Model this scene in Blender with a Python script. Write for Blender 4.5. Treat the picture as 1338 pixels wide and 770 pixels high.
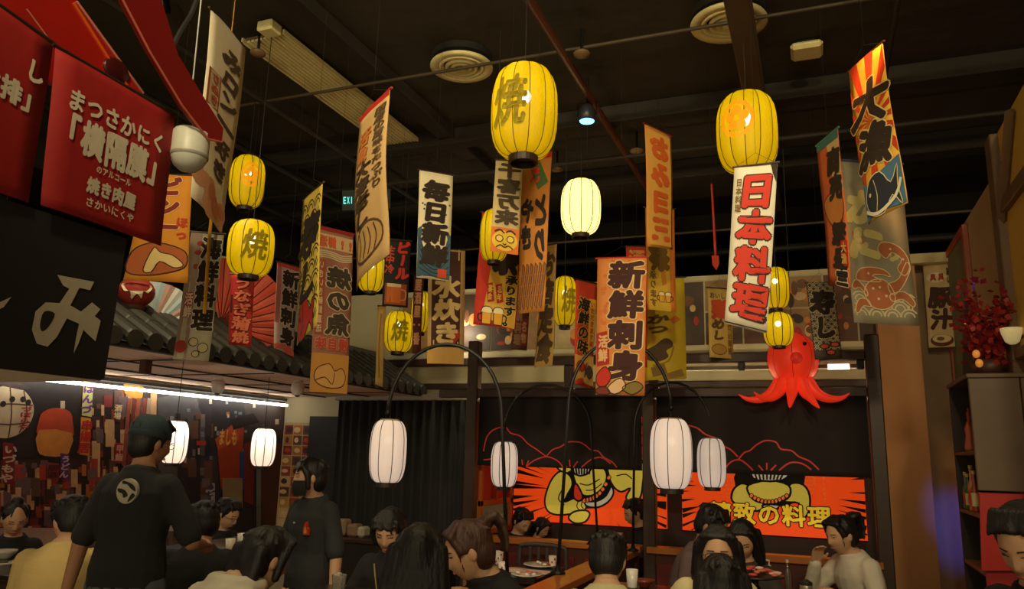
import bpy, bmesh, math, random
import numpy as np
from math import sin, cos, pi, radians, sqrt
from mathutils import Vector, Matrix
from mathutils.geometry import delaunay_2d_cdt

for o in list(bpy.data.objects): bpy.data.objects.remove(o)
SC = bpy.context.scene
COL = SC.collection
rnd = random.Random(7)

# ------------------------------------------------------------------ camera
FPX = 1010.0
YAW, PIT, ROLL = radians(21.5), radians(11.65), radians(1.5)
CAM = np.array([0, 0, 1.58])
F0 = np.array([-sin(YAW), cos(YAW), 0]); R0 = np.array([cos(YAW), sin(YAW), 0]); UP = np.array([0, 0, 1.0])
FW = F0*cos(PIT) + UP*sin(PIT); U0 = np.cross(R0, FW)
RT = cos(ROLL)*R0 + sin(ROLL)*U0; UU = -sin(ROLL)*R0 + cos(ROLL)*U0
cd = bpy.data.cameras.new('camera'); cd.sensor_width = 36; cd.lens = 36*FPX/1338; cd.clip_start = .02
cam = bpy.data.objects.new('camera', cd); COL.objects.link(cam)
cam.matrix_world = Matrix(((RT[0], UU[0], -FW[0], CAM[0]), (RT[1], UU[1], -FW[1], CAM[1]), (RT[2], UU[2], -FW[2], CAM[2]), (0, 0, 0, 1)))
SC.camera = cam

# ------------------------------------------------------------------ world, exposure
W = bpy.data.worlds.new('room_air'); SC.world = W; W.use_nodes = True
bg = W.node_tree.nodes['Background']; bg.inputs[0].default_value = (1.0, .80, .48, 1); bg.inputs[1].default_value = .72
SC.view_settings.view_transform = 'Standard'; SC.view_settings.look = 'None'; SC.view_settings.gamma = 1
SC.view_settings.exposure = 0.0; SC.view_settings.use_curve_mapping = False
SC.cycles.max_bounces = 5; SC.cycles.diffuse_bounces = 3; SC.cycles.glossy_bounces = 2; SC.cycles.transparent_max_bounces = 12
SC.cycles.sample_clamp_indirect = 3.0; SC.cycles.use_denoising = True

def lamp(name, kind, loc, energy, color=(1, .85, .6), size=.2, target=None, spot=70, blend=.6, size_y=None):
    l = bpy.data.lights.new(name, kind); l.energy = energy; l.color = color
    if kind == 'AREA':
        l.size = size
        if size_y: l.shape = 'RECTANGLE'; l.size_y = size_y
    elif kind == 'SPOT': l.spot_size = radians(spot); l.spot_blend = blend; l.shadow_soft_size = size
    else: l.shadow_soft_size = size
    o = bpy.data.objects.new(name, l); COL.objects.link(o); o.location = loc
    if target is not None:
        d = Vector(target) - Vector(loc); o.rotation_euler = d.to_track_quat('-Z', 'Y').to_euler()
    return o

# ------------------------------------------------------------------ pixel -> place
def ray(px, py): return FW + (px-669)/FPX*RT + (385-py)/FPX*UU
def at(px, py, X=None, Y=None, Z=None, D=None):
    d = ray(px, py)
    if X is not None: t = X/d[0]
    elif Y is not None: t = Y/d[1]
    elif Z is not None: t = (Z-CAM[2])/d[2]
    else: t = D/d.dot(F0)
    return CAM + d*t
def mpp(p): return (np.array(p)-CAM).dot(FW)/FPX          # metres per pixel at a place

# ------------------------------------------------------------------ materials
_M = {}
def lin(c):
    r = []
    for x in c[:3]:
        x = x/255.0
        r.append(x/12.92 if x <= .04045 else ((x+.055)/1.055)**2.4)
    return tuple(r)
def mat(rgb, rough=.75, metal=0, emit=0, var=.12, scale=25, coat=0, bump=0, bscale=60, trans=0, stretch=None, name=None):
    key = (tuple(rgb), rough, metal, emit, var, scale, coat, bump, bscale, trans, stretch)
    if key in _M: return _M[key]
    m = bpy.data.materials.new(name or 'finish_%d_%d_%d' % tuple(int(x) for x in rgb[:3])); m.use_nodes = True
    nt = m.node_tree; p = nt.nodes['Principled BSDF']; c = lin(rgb)
    p.inputs['Roughness'].default_value = rough; p.inputs['Metallic'].default_value = metal
    p.inputs['Coat Weight'].default_value = coat; p.inputs['Coat Roughness'].default_value = .15
    tc = nt.nodes.new('ShaderNodeTexCoord'); src = tc.outputs['Object']
    if stretch:
        mp = nt.nodes.new('ShaderNodeMapping'); mp.inputs['Scale'].default_value = stretch
        nt.links.new(src, mp.inputs[0]); src = mp.outputs[0]
    nz = nt.nodes.new('ShaderNodeTexNoise'); nz.inputs['Scale'].default_value = scale; nz.inputs['Detail'].default_value = 3
    nt.links.new(src, nz.inputs['Vector'])
    mx = nt.nodes.new('ShaderNodeMix'); mx.data_type = 'RGBA'
    mx.inputs['A'].default_value = (*[x*(1-var) for x in c], 1); mx.inputs['B'].default_value = (*[min(1, x*(1+var)) for x in c], 1)
    nt.links.new(nz.outputs['Fac'], mx.inputs['Factor']); nt.links.new(mx.outputs['Result'], p.inputs['Base Color'])
    if emit:
        nt.links.new(mx.outputs['Result'], p.inputs['Emission Color']); p.inputs['Emission Strength'].default_value = emit
    if trans: p.inputs['Transmission Weight'].default_value = trans; p.inputs['IOR'].default_value = 1.45
    if bump:
        b = nt.nodes.new('ShaderNodeBump'); b.inputs['Strength'].default_value = bump; b.inputs['Distance'].default_value = .01
        n2 = nt.nodes.new('ShaderNodeTexNoise'); n2.inputs['Scale'].default_value = bscale
        nt.links.new(src, n2.inputs['Vector']); nt.links.new(n2.outputs['Fac'], b.inputs['Height']); nt.links.new(b.outputs[0], p.inputs['Normal'])
    _M[key] = m
    return m
def paper_mat(rgb, emit, see=.12):
    """lantern paper: glows, lets a little of the bulb inside show through"""
    key = ('paper', tuple(rgb), emit, see)
    if key in _M: return _M[key]
    m = bpy.data.materials.new('lantern_paper'); m.use_nodes = True; nt = m.node_tree
    p = nt.nodes['Principled BSDF']; c = lin(rgb)
    nz = nt.nodes.new('ShaderNodeTexNoise'); nz.inputs['Scale'].default_value = 40
    mx = nt.nodes.new('ShaderNodeMix'); mx.data_type = 'RGBA'
    mx.inputs['A'].default_value = (*[x*.9 for x in c], 1); mx.inputs['B'].default_value = (*c, 1)
    nt.links.new(nz.outputs['Fac'], mx.inputs['Factor'])
    nt.links.new(mx.outputs['Result'], p.inputs['Base Color']); nt.links.new(mx.outputs['Result'], p.inputs['Emission Color'])
    p.inputs['Emission Strength'].default_value = emit; p.inputs['Roughness'].default_value = .6
    tr = nt.nodes.new('ShaderNodeBsdfTransparent'); tl = nt.nodes.new('ShaderNodeBsdfTranslucent')
    nt.links.new(mx.outputs['Result'], tl.inputs['Color'])
    a = nt.nodes.new('ShaderNodeMixShader'); a.inputs[0].default_value = .45
    b = nt.nodes.new('ShaderNodeMixShader'); b.inputs[0].default_value = see
    out = nt.nodes['Material Output']
    nt.links.new(p.outputs[0], a.inputs[1]); nt.links.new(tl.outputs[0], a.inputs[2])
    nt.links.new(a.outputs[0], b.inputs[1]); nt.links.new(tr.outputs[0], b.inputs[2]); nt.links.new(b.outputs[0], out.inputs[0])
    _M[key] = m
    return m

# ------------------------------------------------------------------ mesh helpers
class B:
    def __init__(s): s.v = []; s.f = []; s.mi = []; s.cur = 0
    def add(s, vs, fs):
        n = len(s.v); s.v += [tuple(float(x) for x in v) for v in vs]; s.f += [tuple(i+n for i in f) for f in fs]; s.mi += [s.cur]*len(fs); return s
    def box(s, a, b):
        x0, y0, z0 = a; x1, y1, z1 = b
        return s.add([(x0,y0,z0),(x1,y0,z0),(x1,y1,z0),(x0,y1,z0),(x0,y0,z1),(x1,y0,z1),(x1,y1,z1),(x0,y1,z1)],
                     [(0,3,2,1),(4,5,6,7),(0,1,5,4),(1,2,6,5),(2,3,7,6),(3,0,4,7)])
    def bbox(s, a, b, w=.006):
        """a box with chamfered edges"""
        a = np.minimum(a, b); b = np.maximum(a, b) if False else b
        bm = bmesh.new(); lo = np.array(a, float); hi = np.array(b, float)
        r = bmesh.ops.create_cube(bm, size=1)
        for v in r['verts']:
            v.co = Vector(lo + (np.array(v.co)+.5)*(hi-lo))
        w = min(w, float(min(hi-lo))*.45)
        bmesh.ops.bevel(bm, geom=bm.edges[:], offset=w, segments=1, affect='EDGES')
        bm.verts.index_update()
        s.add([tuple(v.co) for v in bm.verts], [tuple(v.index for v in f.verts) for f in bm.faces]); bm.free(); return s
    def rings(s, rs, cap=True, closed=True):
        n = len(rs[0]); vs = [p for r in rs for p in r]; fs = []
        for i in range(len(rs)-1):
            for j in range(n if closed else n-1):
                k = (j+1) % n; fs.append((i*n+j, i*n+k, (i+1)*n+k, (i+1)*n+j))
        if cap: fs.append(tuple(range(n-1, -1, -1))); fs.append(tuple((len(rs)-1)*n+j for j in range(n)))
        return s.add(vs, fs)
    def tube(s, pts, r, n=8, cap=True, r2=None):
        pts = [np.array(p, float) for p in pts]; rs = []; prev = None
        for i, p in enumerate(pts):
            t = pts[min(i+1, len(pts)-1)] - pts[max(i-1, 0)]; t = t/(np.linalg.norm(t)+1e-9)
            if prev is None:
                a = np.array([0, 0, 1.]) if abs(t[2]) < .9 else np.array([1., 0, 0]); u = np.cross(t, a)
            else: u = prev - t*prev.dot(t)
            u = u/(np.linalg.norm(u)+1e-9); w = np.cross(t, u); prev = u
            rr = r[i] if isinstance(r, (list, tuple)) else r
            rs.append([p + rr*(cos(q)*u + sin(q)*w) for q in [2*pi*k/n for k in range(n)]])
        return s.rings(rs, cap)
    def lathe(s, prof, c=(0, 0, 0), n=24, cap=True, axis=None):
        c = np.array(c, float); rs = []
        for r, z in prof: rs.append([c + np.array([r*cos(2*pi*k/n), r*sin(2*pi*k/n), z]) for k in range(n)])
        return s.rings(rs, cap)
    def ell(s, c, r, Rm=None, n=16, m=10):
        c = np.array(c, float); rs = []; Rm = np.eye(3) if Rm is None else Rm
        for i in range(m+1):
            t = pi*i/m; t = min(max(t, .02), pi-.02)
            rs.append([c + Rm.dot(np.array([r[0]*sin(t)*cos(2*pi*k/n), r[1]*sin(t)*sin(2*pi*k/n), -r[2]*cos(t)])) for k in range(n)])
        return s.rings(rs)
    def cone(s, p1, r1, p2, r2, n=10):
        """a tapered capsule"""
        p1 = np.array(p1, float); p2 = np.array(p2, float); t = p2-p1; L = np.linalg.norm(t)+1e-9; t = t/L
        a = np.array([0, 0, 1.]) if abs(t[2]) < .9 else np.array([1., 0, 0])
        u = np.cross(t, a); u /= np.linalg.norm(u); w = np.cross(t, u); rs = []
        prof = [(p1 - t*r1*cos(q), max(r1*sin(q), .0008)) for q in (.0, .5, 1.05)] + [(p1, r1), (p2, r2)] + [(p2 + t*r2*cos(q), max(r2*sin(q), .0008)) for q in (1.05, .5, .0)]
        for c, r in prof: rs.append([c + r*(cos(2*pi*k/n)*u + sin(2*pi*k/n)*w) for k in range(n)])
        return s.rings(rs)

ROOT = {}
def empty(name, loc, label=None, cat=None, group=None):
    o = bpy.data.objects.new(name, None); COL.objects.link(o); o.location = [float(x) for x in loc]; o.empty_display_size = .05
    ROOT[o.name] = np.array(loc, float)
    tag(o, label, cat, group); return o
def tag(o, label=None, cat=None, group=None, kind=None):
    if label: o['label'] = label
    if cat: o['category'] = cat
    if group: o['group'] = group
    if kind: o['kind'] = kind
    return o
def rootloc(p):
    while p.parent is not None: p = p.parent
    return ROOT.get(p.name, np.zeros(3))
def obj(name, b, m, parent=None, smooth=False, loc=None):
    off = rootloc(parent) if parent is not None else (np.array(loc, float) if loc is not None else np.zeros(3))
    me = bpy.data.meshes.new(name)
    v = np.array(b.v, float).reshape(-1, 3) - off
    me.from_pydata([tuple(x) for x in v], [], b.f)
    ms = m if isinstance(m, (list, tuple)) else [m]
    for x in ms: me.materials.append(x)
    if len(ms) > 1: me.polygons.foreach_set('material_index', b.mi)
    if smooth: me.polygons.foreach_set('use_smooth', [True]*len(me.polygons))
    me.update()
    o = bpy.data.objects.new(name, me); COL.objects.link(o)
    if parent is not None: o.parent = parent
    elif loc is not None: o.location = [float(x) for x in loc]; ROOT[o.name] = np.array(loc, float)
    return o
def struct(name, b, m, smooth=False): return tag(obj(name, b, m, smooth=smooth), kind='structure')

# temporary scene: evaluates glyphs and remeshed bodies away from the main scene
TMP = bpy.data.scenes.new('workbench')
def evaluate(o):
    TMP.collection.objects.link(o); TMP.view_layers[0].update()
    dg = TMP.view_layers[0].depsgraph
    me = bpy.data.meshes.new_from_object(o.evaluated_get(dg))
    TMP.collection.objects.unlink(o)
    return me
_G = {}
def glyph(ch, off=.02):
    k = (ch, off)
    if k in _G: return _G[k]
    c = bpy.data.curves.new('g', 'FONT'); c.body = ch; c.offset = off; c.resolution_u = 2
    o = bpy.data.objects.new('g', c); me = evaluate(o)
    v = np.array([x.co[:2] for x in me.vertices]).reshape(-1, 2); f = [tuple(p.vertices) for p in me.polygons]
    bpy.data.objects.remove(o); bpy.data.curves.remove(c); bpy.data.meshes.remove(me)
    if len(v):
        lo, hi = v.min(0), v.max(0)
        if hi[0]-lo[0] < .6 and ord(ch) < 0x2000: v = v/np.array([.62, 1])
    _G[k] = (v, f); return _G[k]
def remesh(b, voxel, smooth=2, dec=None):
    me = bpy.data.meshes.new('r'); me.from_pydata(b.v, [], b.f); o = bpy.data.objects.new('r', me)
    m = o.modifiers.new('r', 'REMESH'); m.mode = 'VOXEL'; m.voxel_size = voxel; m.use_smooth_shade = True
    if smooth: q = o.modifiers.new('s', 'SMOOTH'); q.factor = .5; q.iterations = smooth
    if dec: d = o.modifiers.new('d', 'DECIMATE'); d.ratio = dec
    r = evaluate(o); bpy.data.objects.remove(o); bpy.data.meshes.remove(me); return r
def objmesh(name, me, m, parent):
    off = rootloc(parent)
    n = len(me.vertices); co = np.empty(n*3); me.vertices.foreach_get('co', co)
    co = (co.reshape(-1, 3) - off).ravel(); me.vertices.foreach_set('co', co)
    me.materials.clear(); me.materials.append(m); me.polygons.foreach_set('use_smooth', [True]*len(me.polygons)); me.update(); me.name = name
    o = bpy.data.objects.new(name, me); COL.objects.link(o); o.parent = parent; return o

def smooth_pts(pts, k=4, closed=True):
    P = [np.array(p, float) for p in pts]; n = len(P); out = []
    for i in range(n if closed else n-1):
        g = (lambda j: P[j % n]) if closed else (lambda j: P[min(max(j, 0), n-1)])
        a, b_, c, d = g(i-1), g(i), g(i+1), g(i+2)
        for q in range(k):
            t = q/k
            out.append(.5*((2*b_) + (c-a)*t + (2*a-5*b_+4*c-d)*t*t + (3*b_-a-3*c+d)*t**3))
    if not closed: out.append(P[-1])
    return out

# a printed sheet: cloth, board or wall print; drawing coordinates x 0..1, y 0..H downwards
class Sheet:
    def __init__(s, TL, TR, BR, BL, parent, bend=0, ph=0, prefix=''):
        s.P = [np.array(p, float) for p in (TL, TR, BR, BL)]; s.parent = parent; s.bend = bend; s.ph = ph
        s.W = np.linalg.norm(s.P[1]-s.P[0]); s.Hm = .5*(np.linalg.norm(s.P[3]-s.P[0])+np.linalg.norm(s.P[2]-s.P[1])); s.H = s.Hm/s.W
        n = np.cross(s.P[1]-s.P[0], s.P[3]-s.P[0]); n /= np.linalg.norm(n)
        if n.dot(CAM-s.P[0]) < 0: n = -n
        s.n = n
    def S(s, x, y, h=0):
        v = y/s.H; a, b_, c, d = s.P
        p = (a*(1-x)+b_*x)*(1-v) + (d*(1-x)+c*x)*v
        w = s.bend*(sin(pi*x*1.15+s.ph)*(.25+.75*v) + .9*sin(pi*1.35*v+s.ph*1.7)*v)
        return p + s.n*(w+h)
    def px(s, x, y):
        """drawing coordinates of a picture point on this (flat) sheet"""
        d = ray(x, y); t = (s.P[0]-CAM).dot(s.n)/d.dot(s.n); q = CAM + d*t - s.P[0]
        e1 = (s.P[1]-s.P[0]); e2 = (s.P[3]-s.P[0])
        A = np.array([[e1.dot(e1), e1.dot(e2)], [e1.dot(e2), e2.dot(e2)]]); r = np.linalg.solve(A, [q.dot(e1), q.dot(e2)])
        return r[0], r[1]*s.H
    def pxs(s, pts): return [s.px(*p) for p in pts]
    def cloth(s, m, name='cloth', t=.003, nx=6, ny=14, edge=None):
        b = B(); h = t/2
        def V(x, y, hh):
            if edge: y = edge(x, y)
            return s.S(x, y, hh)
        for sg in (1, -1):
            vs = [V(i/nx, s.H*j/ny, sg*h) for j in range(ny+1) for i in range(nx+1)]
            fs = [(j*(nx+1)+i, j*(nx+1)+i+1, (j+1)*(nx+1)+i+1, (j+1)*(nx+1)+i) for j in range(ny) for i in range(nx)]
            b.add(vs, fs if sg < 0 else [f[::-1] for f in fs])
        N = (nx+1)*(ny+1); rim = [i for i in range(nx+1)] + [j*(nx+1)+nx for j in range(1, ny+1)] + [ny*(nx+1)+i for i in range(nx-1, -1, -1)] + [j*(nx+1) for j in range(ny-1, 0, -1)]
        for k in range(len(rim)):
            a, c = rim[k], rim[(k+1) % len(rim)]; b.f.append((a, c, c+N, a+N)); b.mi.append(0)
        s.h0 = h; o = obj(name, b, m, s.parent, smooth=True); s.parent = o; return o
    def hh(s, layer): s.cnt = getattr(s, 'cnt', 0)+1; return getattr(s, 'h0', .0015) + .0012*layer + (s.cnt % 24)*2.5e-5
    def poly(s, pts, m, layer=1, b=None, name='print', step=None, sm=0):
        if sm: pts = smooth_pts(pts, sm)
        P = [Vector((float(p[0]), float(p[1]))) for p in pts]; n = len(P)
        ed = [(i, (i+1) % n) for i in range(n)]
        xs = [p.x for p in P]; ys = [p.y for p in P]; step = step or .22
        G = [Vector((x, y)) for x in np.arange(min(xs)+step*.5, max(xs), step) for y in np.arange(min(ys)+step*.5, max(ys), step)]
        if len(G) > 200: G = G[::max(1, len(G)//200)]
        vs, _, fs, *_ = delaunay_2d_cdt(P+G, ed, [], 1, 1e-6)
        bb = b or B(); h = s.hh(layer)
        bb.add([s.S(v.x, v.y, h) for v in vs], [tuple(f) for f in fs])
        if b is None: return obj(name, bb, m, s.parent)
    def rect(s, x0, y0, x1, y1, m, layer=1, b=None, name='print'):
        bb = b or B(); h = s.hh(layer); nx = max(1, int(abs(x1-x0)/.2)); ny = max(1, int(abs(y1-y0)/.3))
        bb.add([s.S(x0+(x1-x0)*i/nx, y0+(y1-y0)*j/ny, h) for j in range(ny+1) for i in range(nx+1)],
               [(j*(nx+1)+i, j*(nx+1)+i+1, (j+1)*(nx+1)+i+1, (j+1)*(nx+1)+i) for j in range(ny) for i in range(nx)])
        if b is None: return obj(name, bb, m, s.parent)
    def disc(s, cx, cy, rx, ry, m, layer=1, b=None, name='print', n=18):
        return s.poly([(cx+rx*cos(2*pi*k/n), cy+ry*sin(2*pi*k/n)) for k in range(n)], m, layer, b, name)
    def line(s, pts, w, m, layer=2, b=None, name='outline_print', sm=3, closed=False):
        if sm: pts = smooth_pts(pts, sm, closed)
        P = [np.array(p, float) for p in pts]
        if closed: P.append(P[0])
        L = []; R = []
        for i, p in enumerate(P):
            t = P[min(i+1, len(P)-1)]-P[max(i-1, 0)]; t = t/(np.linalg.norm(t)+1e-9); q = np.array([-t[1], t[0]])*w/2
            L.append(p+q); R.append(p-q)
        bb = b or B(); h = s.hh(layer)
        vs = [s.S(*p, h) for p in L] + [s.S(*p, h) for p in R]; n = len(P)
        bb.add(vs, [(i, i+1, n+i+1, n+i) for i in range(n-1)])
        if b is None: return obj(name, bb, m, s.parent)
    def text(s, txt, x0, y0, x1, y1, m, out=None, bold=.03, ob=.075, vert=True, mirror=False, brush=0, layer=3, skew=0, name='lettering', seed=1):
        n = len(txt); rr = random.Random(seed)
        J = [(rr.uniform(-1, 1), rr.uniform(-1, 1), rr.uniform(-1, 1)) for _ in txt]
        big = (x1-x0 if vert else (x1-x0)/n)*s.W/(mpp(s.S(.5, s.H/2))) > 14
        for off, mm, ly in ([(ob, out, layer-1)] if out else []) + [(bold, m, layer)]:
            b = B(); h = s.hh(ly); K = 10 if big else 4; SHIFT = [(off*cos(2*pi*q/K), off*sin(2*pi*q/K)) for q in range(K)]+([(off*.5*cos(2*pi*q/6), off*.5*sin(2*pi*q/6)) for q in range(6)] if big and off > .045 else [])
            for i, ch in enumerate(txt):
                if ch in ' 　': continue
                v, f = glyph(ch, 0.0)
                if not len(v): continue
                if vert: cx, cy, cw, chh = x0, y0+(y1-y0)*i/n, x1-x0, (y1-y0)/n
                else: cx, cy, cw, chh = x0+(x1-x0)*i/n, y0, (x1-x0)/n, y1-y0
                a = brush*J[i][0]*.12; sc = (1+brush*.1*J[i][1])*.94
                for kq, (ox, oy) in enumerate(SHIFT):
                  vs = []
                  for gx, gy in v:
                    if vert and ch == 'ー': gx, gy = gy+.12, .88-gx
                    qx, qy = (gx-.5)*sc+ox, (gy-.38)*sc+oy
                    if brush: qx, qy = qx*cos(a)-qy*sin(a)+brush*.10*qy+.02*brush*sin(9*qy+i), qx*sin(a)+qy*cos(a)+.03*brush*sin(7*qx+i)
                    qx += skew*qy
                    if mirror: qx = -qx
                    vs.append(s.S(cx+cw*(qx+.5), cy+chh*(.5-qy), h+kq*4e-5))
                  b.add(vs, f)
                if big and b.v: obj('character' if mm is m else 'character_outline', b, mm, s.parent); b = B()
            if b.v: obj(name if mm is m else 'lettering_outline', b, mm, s.parent)
def board(s, m, t=.02, name='board'):
    b = B(); b.add([s.S(0, 0), s.S(1, 0), s.S(1, s.H), s.S(0, s.H)]+[s.S(x, y, -t) for x, y in ((0, 0), (1, 0), (1, s.H), (0, s.H))],
                   [(0, 1, 2, 3), (7, 6, 5, 4), (0, 4, 5, 1), (1, 5, 6, 2), (2, 6, 7, 3), (3, 7, 4, 0)])
    s.h0 = .001; o = obj(name, b, m, s.parent); s.parent = o; return o
# ------------------------------------------------------------------ palette
BLACK = mat((26, 24, 22), .6); INK = mat((28, 22, 18), .8); WOOD = mat((58, 38, 28), .5, var=.25, scale=6, stretch=(1, 1, 12))
WOODR = mat((92, 40, 26), .45, var=.25, scale=6, stretch=(1, 8, 1)); METAL = mat((30, 30, 30), .4, metal=.6)
CREAM = mat((205, 195, 165), .85); WHITE = mat((225, 215, 195), .7); RED = mat((190, 36, 26), .7); DRED = mat((120, 24, 22), .7)
YEL = mat((228, 186, 40), .7); ORANGE = mat((222, 120, 36), .7); TAN = mat((196, 150, 80), .75); BROWN = mat((84, 44, 28), .75)
BLUE = mat((46, 84, 120), .7); GREEN = mat((70, 104, 52), .7); GREY = mat((140, 134, 116), .8); STRING = mat((34, 28, 22), .9)
PINK = mat((205, 120, 90), .75)
CEIL = 4.3; BACK = 7.3

# ------------------------------------------------------------------ the room
b = B(); b.box((-7.5, -1.6, -.1), (4.5, 12.2, 0)); struct('floor', b, mat((196, 170, 138), .4, scale=3, var=.2))
b = B(); b.box((-7.5, -3, CEIL), (4.5, 12.2, CEIL+.1)); struct('ceiling', b, mat((58, 51, 37), .9, scale=2, var=.3, bump=.4, bscale=9))
b = B(); b.box((-7.5, 12, 0), (4.5, 12.2, CEIL)); struct('wall_far', b, mat((22, 20, 18), .9))
b = B(); b.box((-5.75, -1.0, 0), (-5.62, BACK+.1, 2.35)); struct('wall_left', b, mat((120, 104, 80), .85))
b = B(); b.box((-7.5, -3, 0), (-7.4, 12, CEIL)); struct('wall_outer_left', b, mat((28, 25, 22), .9))
b = B(); b.box((4.4, -3, 0), (4.5, 12, CEIL)); struct('wall_outer_right', b, mat((30, 27, 22), .9))
b = B(); b.box((-5.75, BACK, 0), (1.25, BACK+.12, 3.28)); struct('wall_back', b, mat((196, 186, 150), .85, scale=4, var=.06))
b = B(); b.box((1.1, 3.2, 0), (1.25, BACK, 3.35)); struct('wall_right', b, mat((176, 150, 108), .85, scale=4))
b = B(); b.box((.52, BACK-.22, 0), (.83, BACK, 3.27)); struct('wall_pillar', b, mat((180, 128, 80), .7, scale=4))
b = B(); b.box((.83, BACK-.03, 0), (1.1, BACK-.0005, 3.22)); struct('wall_pillar_side', b, mat((150, 122, 92), .8, scale=4))
b = B(); b.box((.44, BACK-.28, 3.22), (1.1, BACK+.14, 3.30)); struct('trim_1', b, mat((196, 178, 128), .7))
# timber posts and yellow screen on the right wall
b = B(); b.bbox((1.03, 4.98, 0), (1.1, 5.12, 3.5)); struct('trim_2', b, mat((104, 78, 50), .6))
b = B(); b.bbox((1.04, 4.2, 3.0), (1.1, 4.98, 3.08)); struct('trim_3', b, mat((104, 78, 50), .6))
b = B(); b.bbox((1.04, 4.2, 2.16), (1.1, 4.98, 2.22)); struct('trim_4', b, mat((104, 78, 50), .6))
b = B(); b.tube([(1.06, 5.02, 2.95), (1.06, 4.55, 3.45)], .035, 4); struct('trim_5', b, mat((96, 70, 44), .6))
b = B(); b.box((1.075, 4.2, 2.22), (1.099, 4.98, 3.5)); struct('wall_screen', b, mat((206, 166, 66), .8))

# ------------------------------------------------------------------ ceiling services
def pipe(name, label, p, q, r, m, n=10):
    b = B(); b.tube([p, q], r, n); return tag(obj(name, b, m, loc=p), label, 'pipe', 'ceiling pipes')
PB = mat((46, 40, 30), .7); PR = mat((96, 50, 30), .45); PD = mat((40, 36, 30), .6)
pipe('conduit', 'thin tan conduit crossing below the long slatted air grille', (-6, 4.43, 4.18), (3.5, 4.43, 4.18), .012, mat((70, 58, 38), .6))
pipe('sprinkler_pipe', 'red brown pipe running away above the warm white lantern', (-1.41, 2.5, 4.12), (-1.41, 11.5, 4.12), .026, PR)
pipe('sprinkler_pipe', 'dark pipe running away beside the long slatted air grille', (-3.75, 1.5, 4.12), (-3.75, 11.5, 4.12), .022, PB)
pipe('sprinkler_pipe', 'dark pipe running away over the left tiled canopy', (-4.5, 1.5, 4.1), (-4.5, 11.5, 4.1), .03, PD)
pipe('sprinkler_pipe', 'dark pipe running away near the left outer wall', (-5.4, 1.5, 4.1), (-5.4, 11.5, 4.1), .03, PD)
pipe('conduit', 'pale thin conduit crossing behind the warm white lantern', (-6.5, 8.1, 3.95), (4, 8.1, 3.95), .012, mat((104, 92, 66), .6))
pipe('conduit', 'thin brown conduit crossing above the blue spotlight', (-6.5, 6.15, 4.1), (4, 6.15, 4.1), .018, PB)
pipe('sprinkler_pipe', 'thick dark pipe crossing at the back of the ceiling', (-6.5, 9.2, 4.0), (4, 9.2, 4.0), .05, PD)
pipe('conduit', 'thin conduit running away over the fish banner', (.55, 2, 4.15), (.55, 11.5, 4.15), .015, PB)
def beam(name, label, a, c, m):
    b = B(); b.bbox(a, c, .01); return tag(obj(name, b, m, loc=a), label, 'beam', 'ceiling beams')
CB = mat((44, 38, 30), .85)
beam('ceiling_beam', 'brown square beam running away past the round ceiling vent near the emblem lantern', (-.36, 2.0, 4.02), (-.22, 11.5, 4.14), mat((76, 58, 38), .7))
beam('ceiling_beam', 'dark beam crossing just behind the round ceiling vents', (-7.3, 5.55, 4.16), (4.3, 5.7, CEIL), CB)
beam('ceiling_beam', 'dark beam crossing behind the blue spotlight', (-7.3, 6.85, 4.12), (4.3, 7.05, CEIL), CB)
beam('ceiling_beam', 'farthest dark beam crossing the back of the ceiling', (-7.3, 8.6, 4.08), (4.3, 8.8, CEIL), CB)
beam('ceiling_beam', 'dark beam running away left of the large yellow lantern', (-2.9, 2, 4.2), (-2.75, 11.5, CEIL), CB)
beam('air_duct', 'wide dark air duct running away on the left of the ceiling', (-6.9, 1.5, 3.8), (-5.9, 11.5, CEIL), mat((36, 33, 28), .6))
# slatted linear grille
g = empty('air_grille', (-3.3, 4.6, 4.2), 'long pale yellow slatted air grille on the dark ceiling', 'air grille')
gm = mat((236, 222, 160), .6)
b = B(); b.box((-3.42, 3.72, 4.235), (-3.12, 5.62, 4.25)); obj('backing', b, mat((120, 104, 60), .8), g)
for k in range(9):
    b = B(); x = -3.41+k*.033; b.bbox((x, 3.72, 4.216), (x+.024, 5.62, 4.232), .003); obj('slat', b, gm, g)
b = B(); b.box((-3.44, 3.70, 4.212), (-3.425, 5.64, 4.245)); b.box((-3.11, 3.70, 4.212), (-3.095, 5.64, 4.245)); b.box((-3.425, 5.62, 4.212), (-3.11, 5.64, 4.245)); obj('frame', b, gm, g)
b = B(); b.bbox((-3.22, 3.58, 4.19), (-3.1, 3.69, 4.26), .01); obj('end_bracket', b, gm, g)
for x in (-3.4, -3.15):
    b = B(); b.tube([(x, 4.6, 4.24), (x, 4.6, CEIL)], .006, 6); obj('hanger', b, METAL, g)
# round diffusers
def diffuser(px, py, wpx, label):
    c = at(px, py, Z=4.2); r = wpx/2*mpp(c); t = empty('ceiling_vent', c, label, 'air vent', 'round ceiling vents')
    vm = mat((236, 222, 160), .55)
    for k, f in enumerate((1.0, .72, .52, .34)):
        w = r*(.26 if k == 0 else .1); b = B()
        b.lathe([(r*f, .01), (r*f, 0), (r*f-w, -.005*k), (r*f-w-.012, .04), (r*f-w-.004, .045), (r*f-.006, .02), (r*f, .01)], c, 36, cap=False)
        obj('ring', b, vm, t, smooth=True)
    b = B(); b.lathe([(.002, -.022), (r*.15, -.018), (r*.17, 0), (r*.1, .02), (.002, .02)], c, 24); obj('centre_cone', b, vm, t, smooth=True)
    b = B(); b.lathe([(r*.95, .05), (r*.95, CEIL-c[2]-.002)], c, 30); obj('duct_collar', b, mat((24, 22, 18), .9), t)
diffuser(603, 89, 82, 'round ringed ceiling vent left of the largest yellow lantern')
diffuser(952, 32, 98, 'round ringed ceiling vent partly behind the brown ceiling beam')
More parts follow.
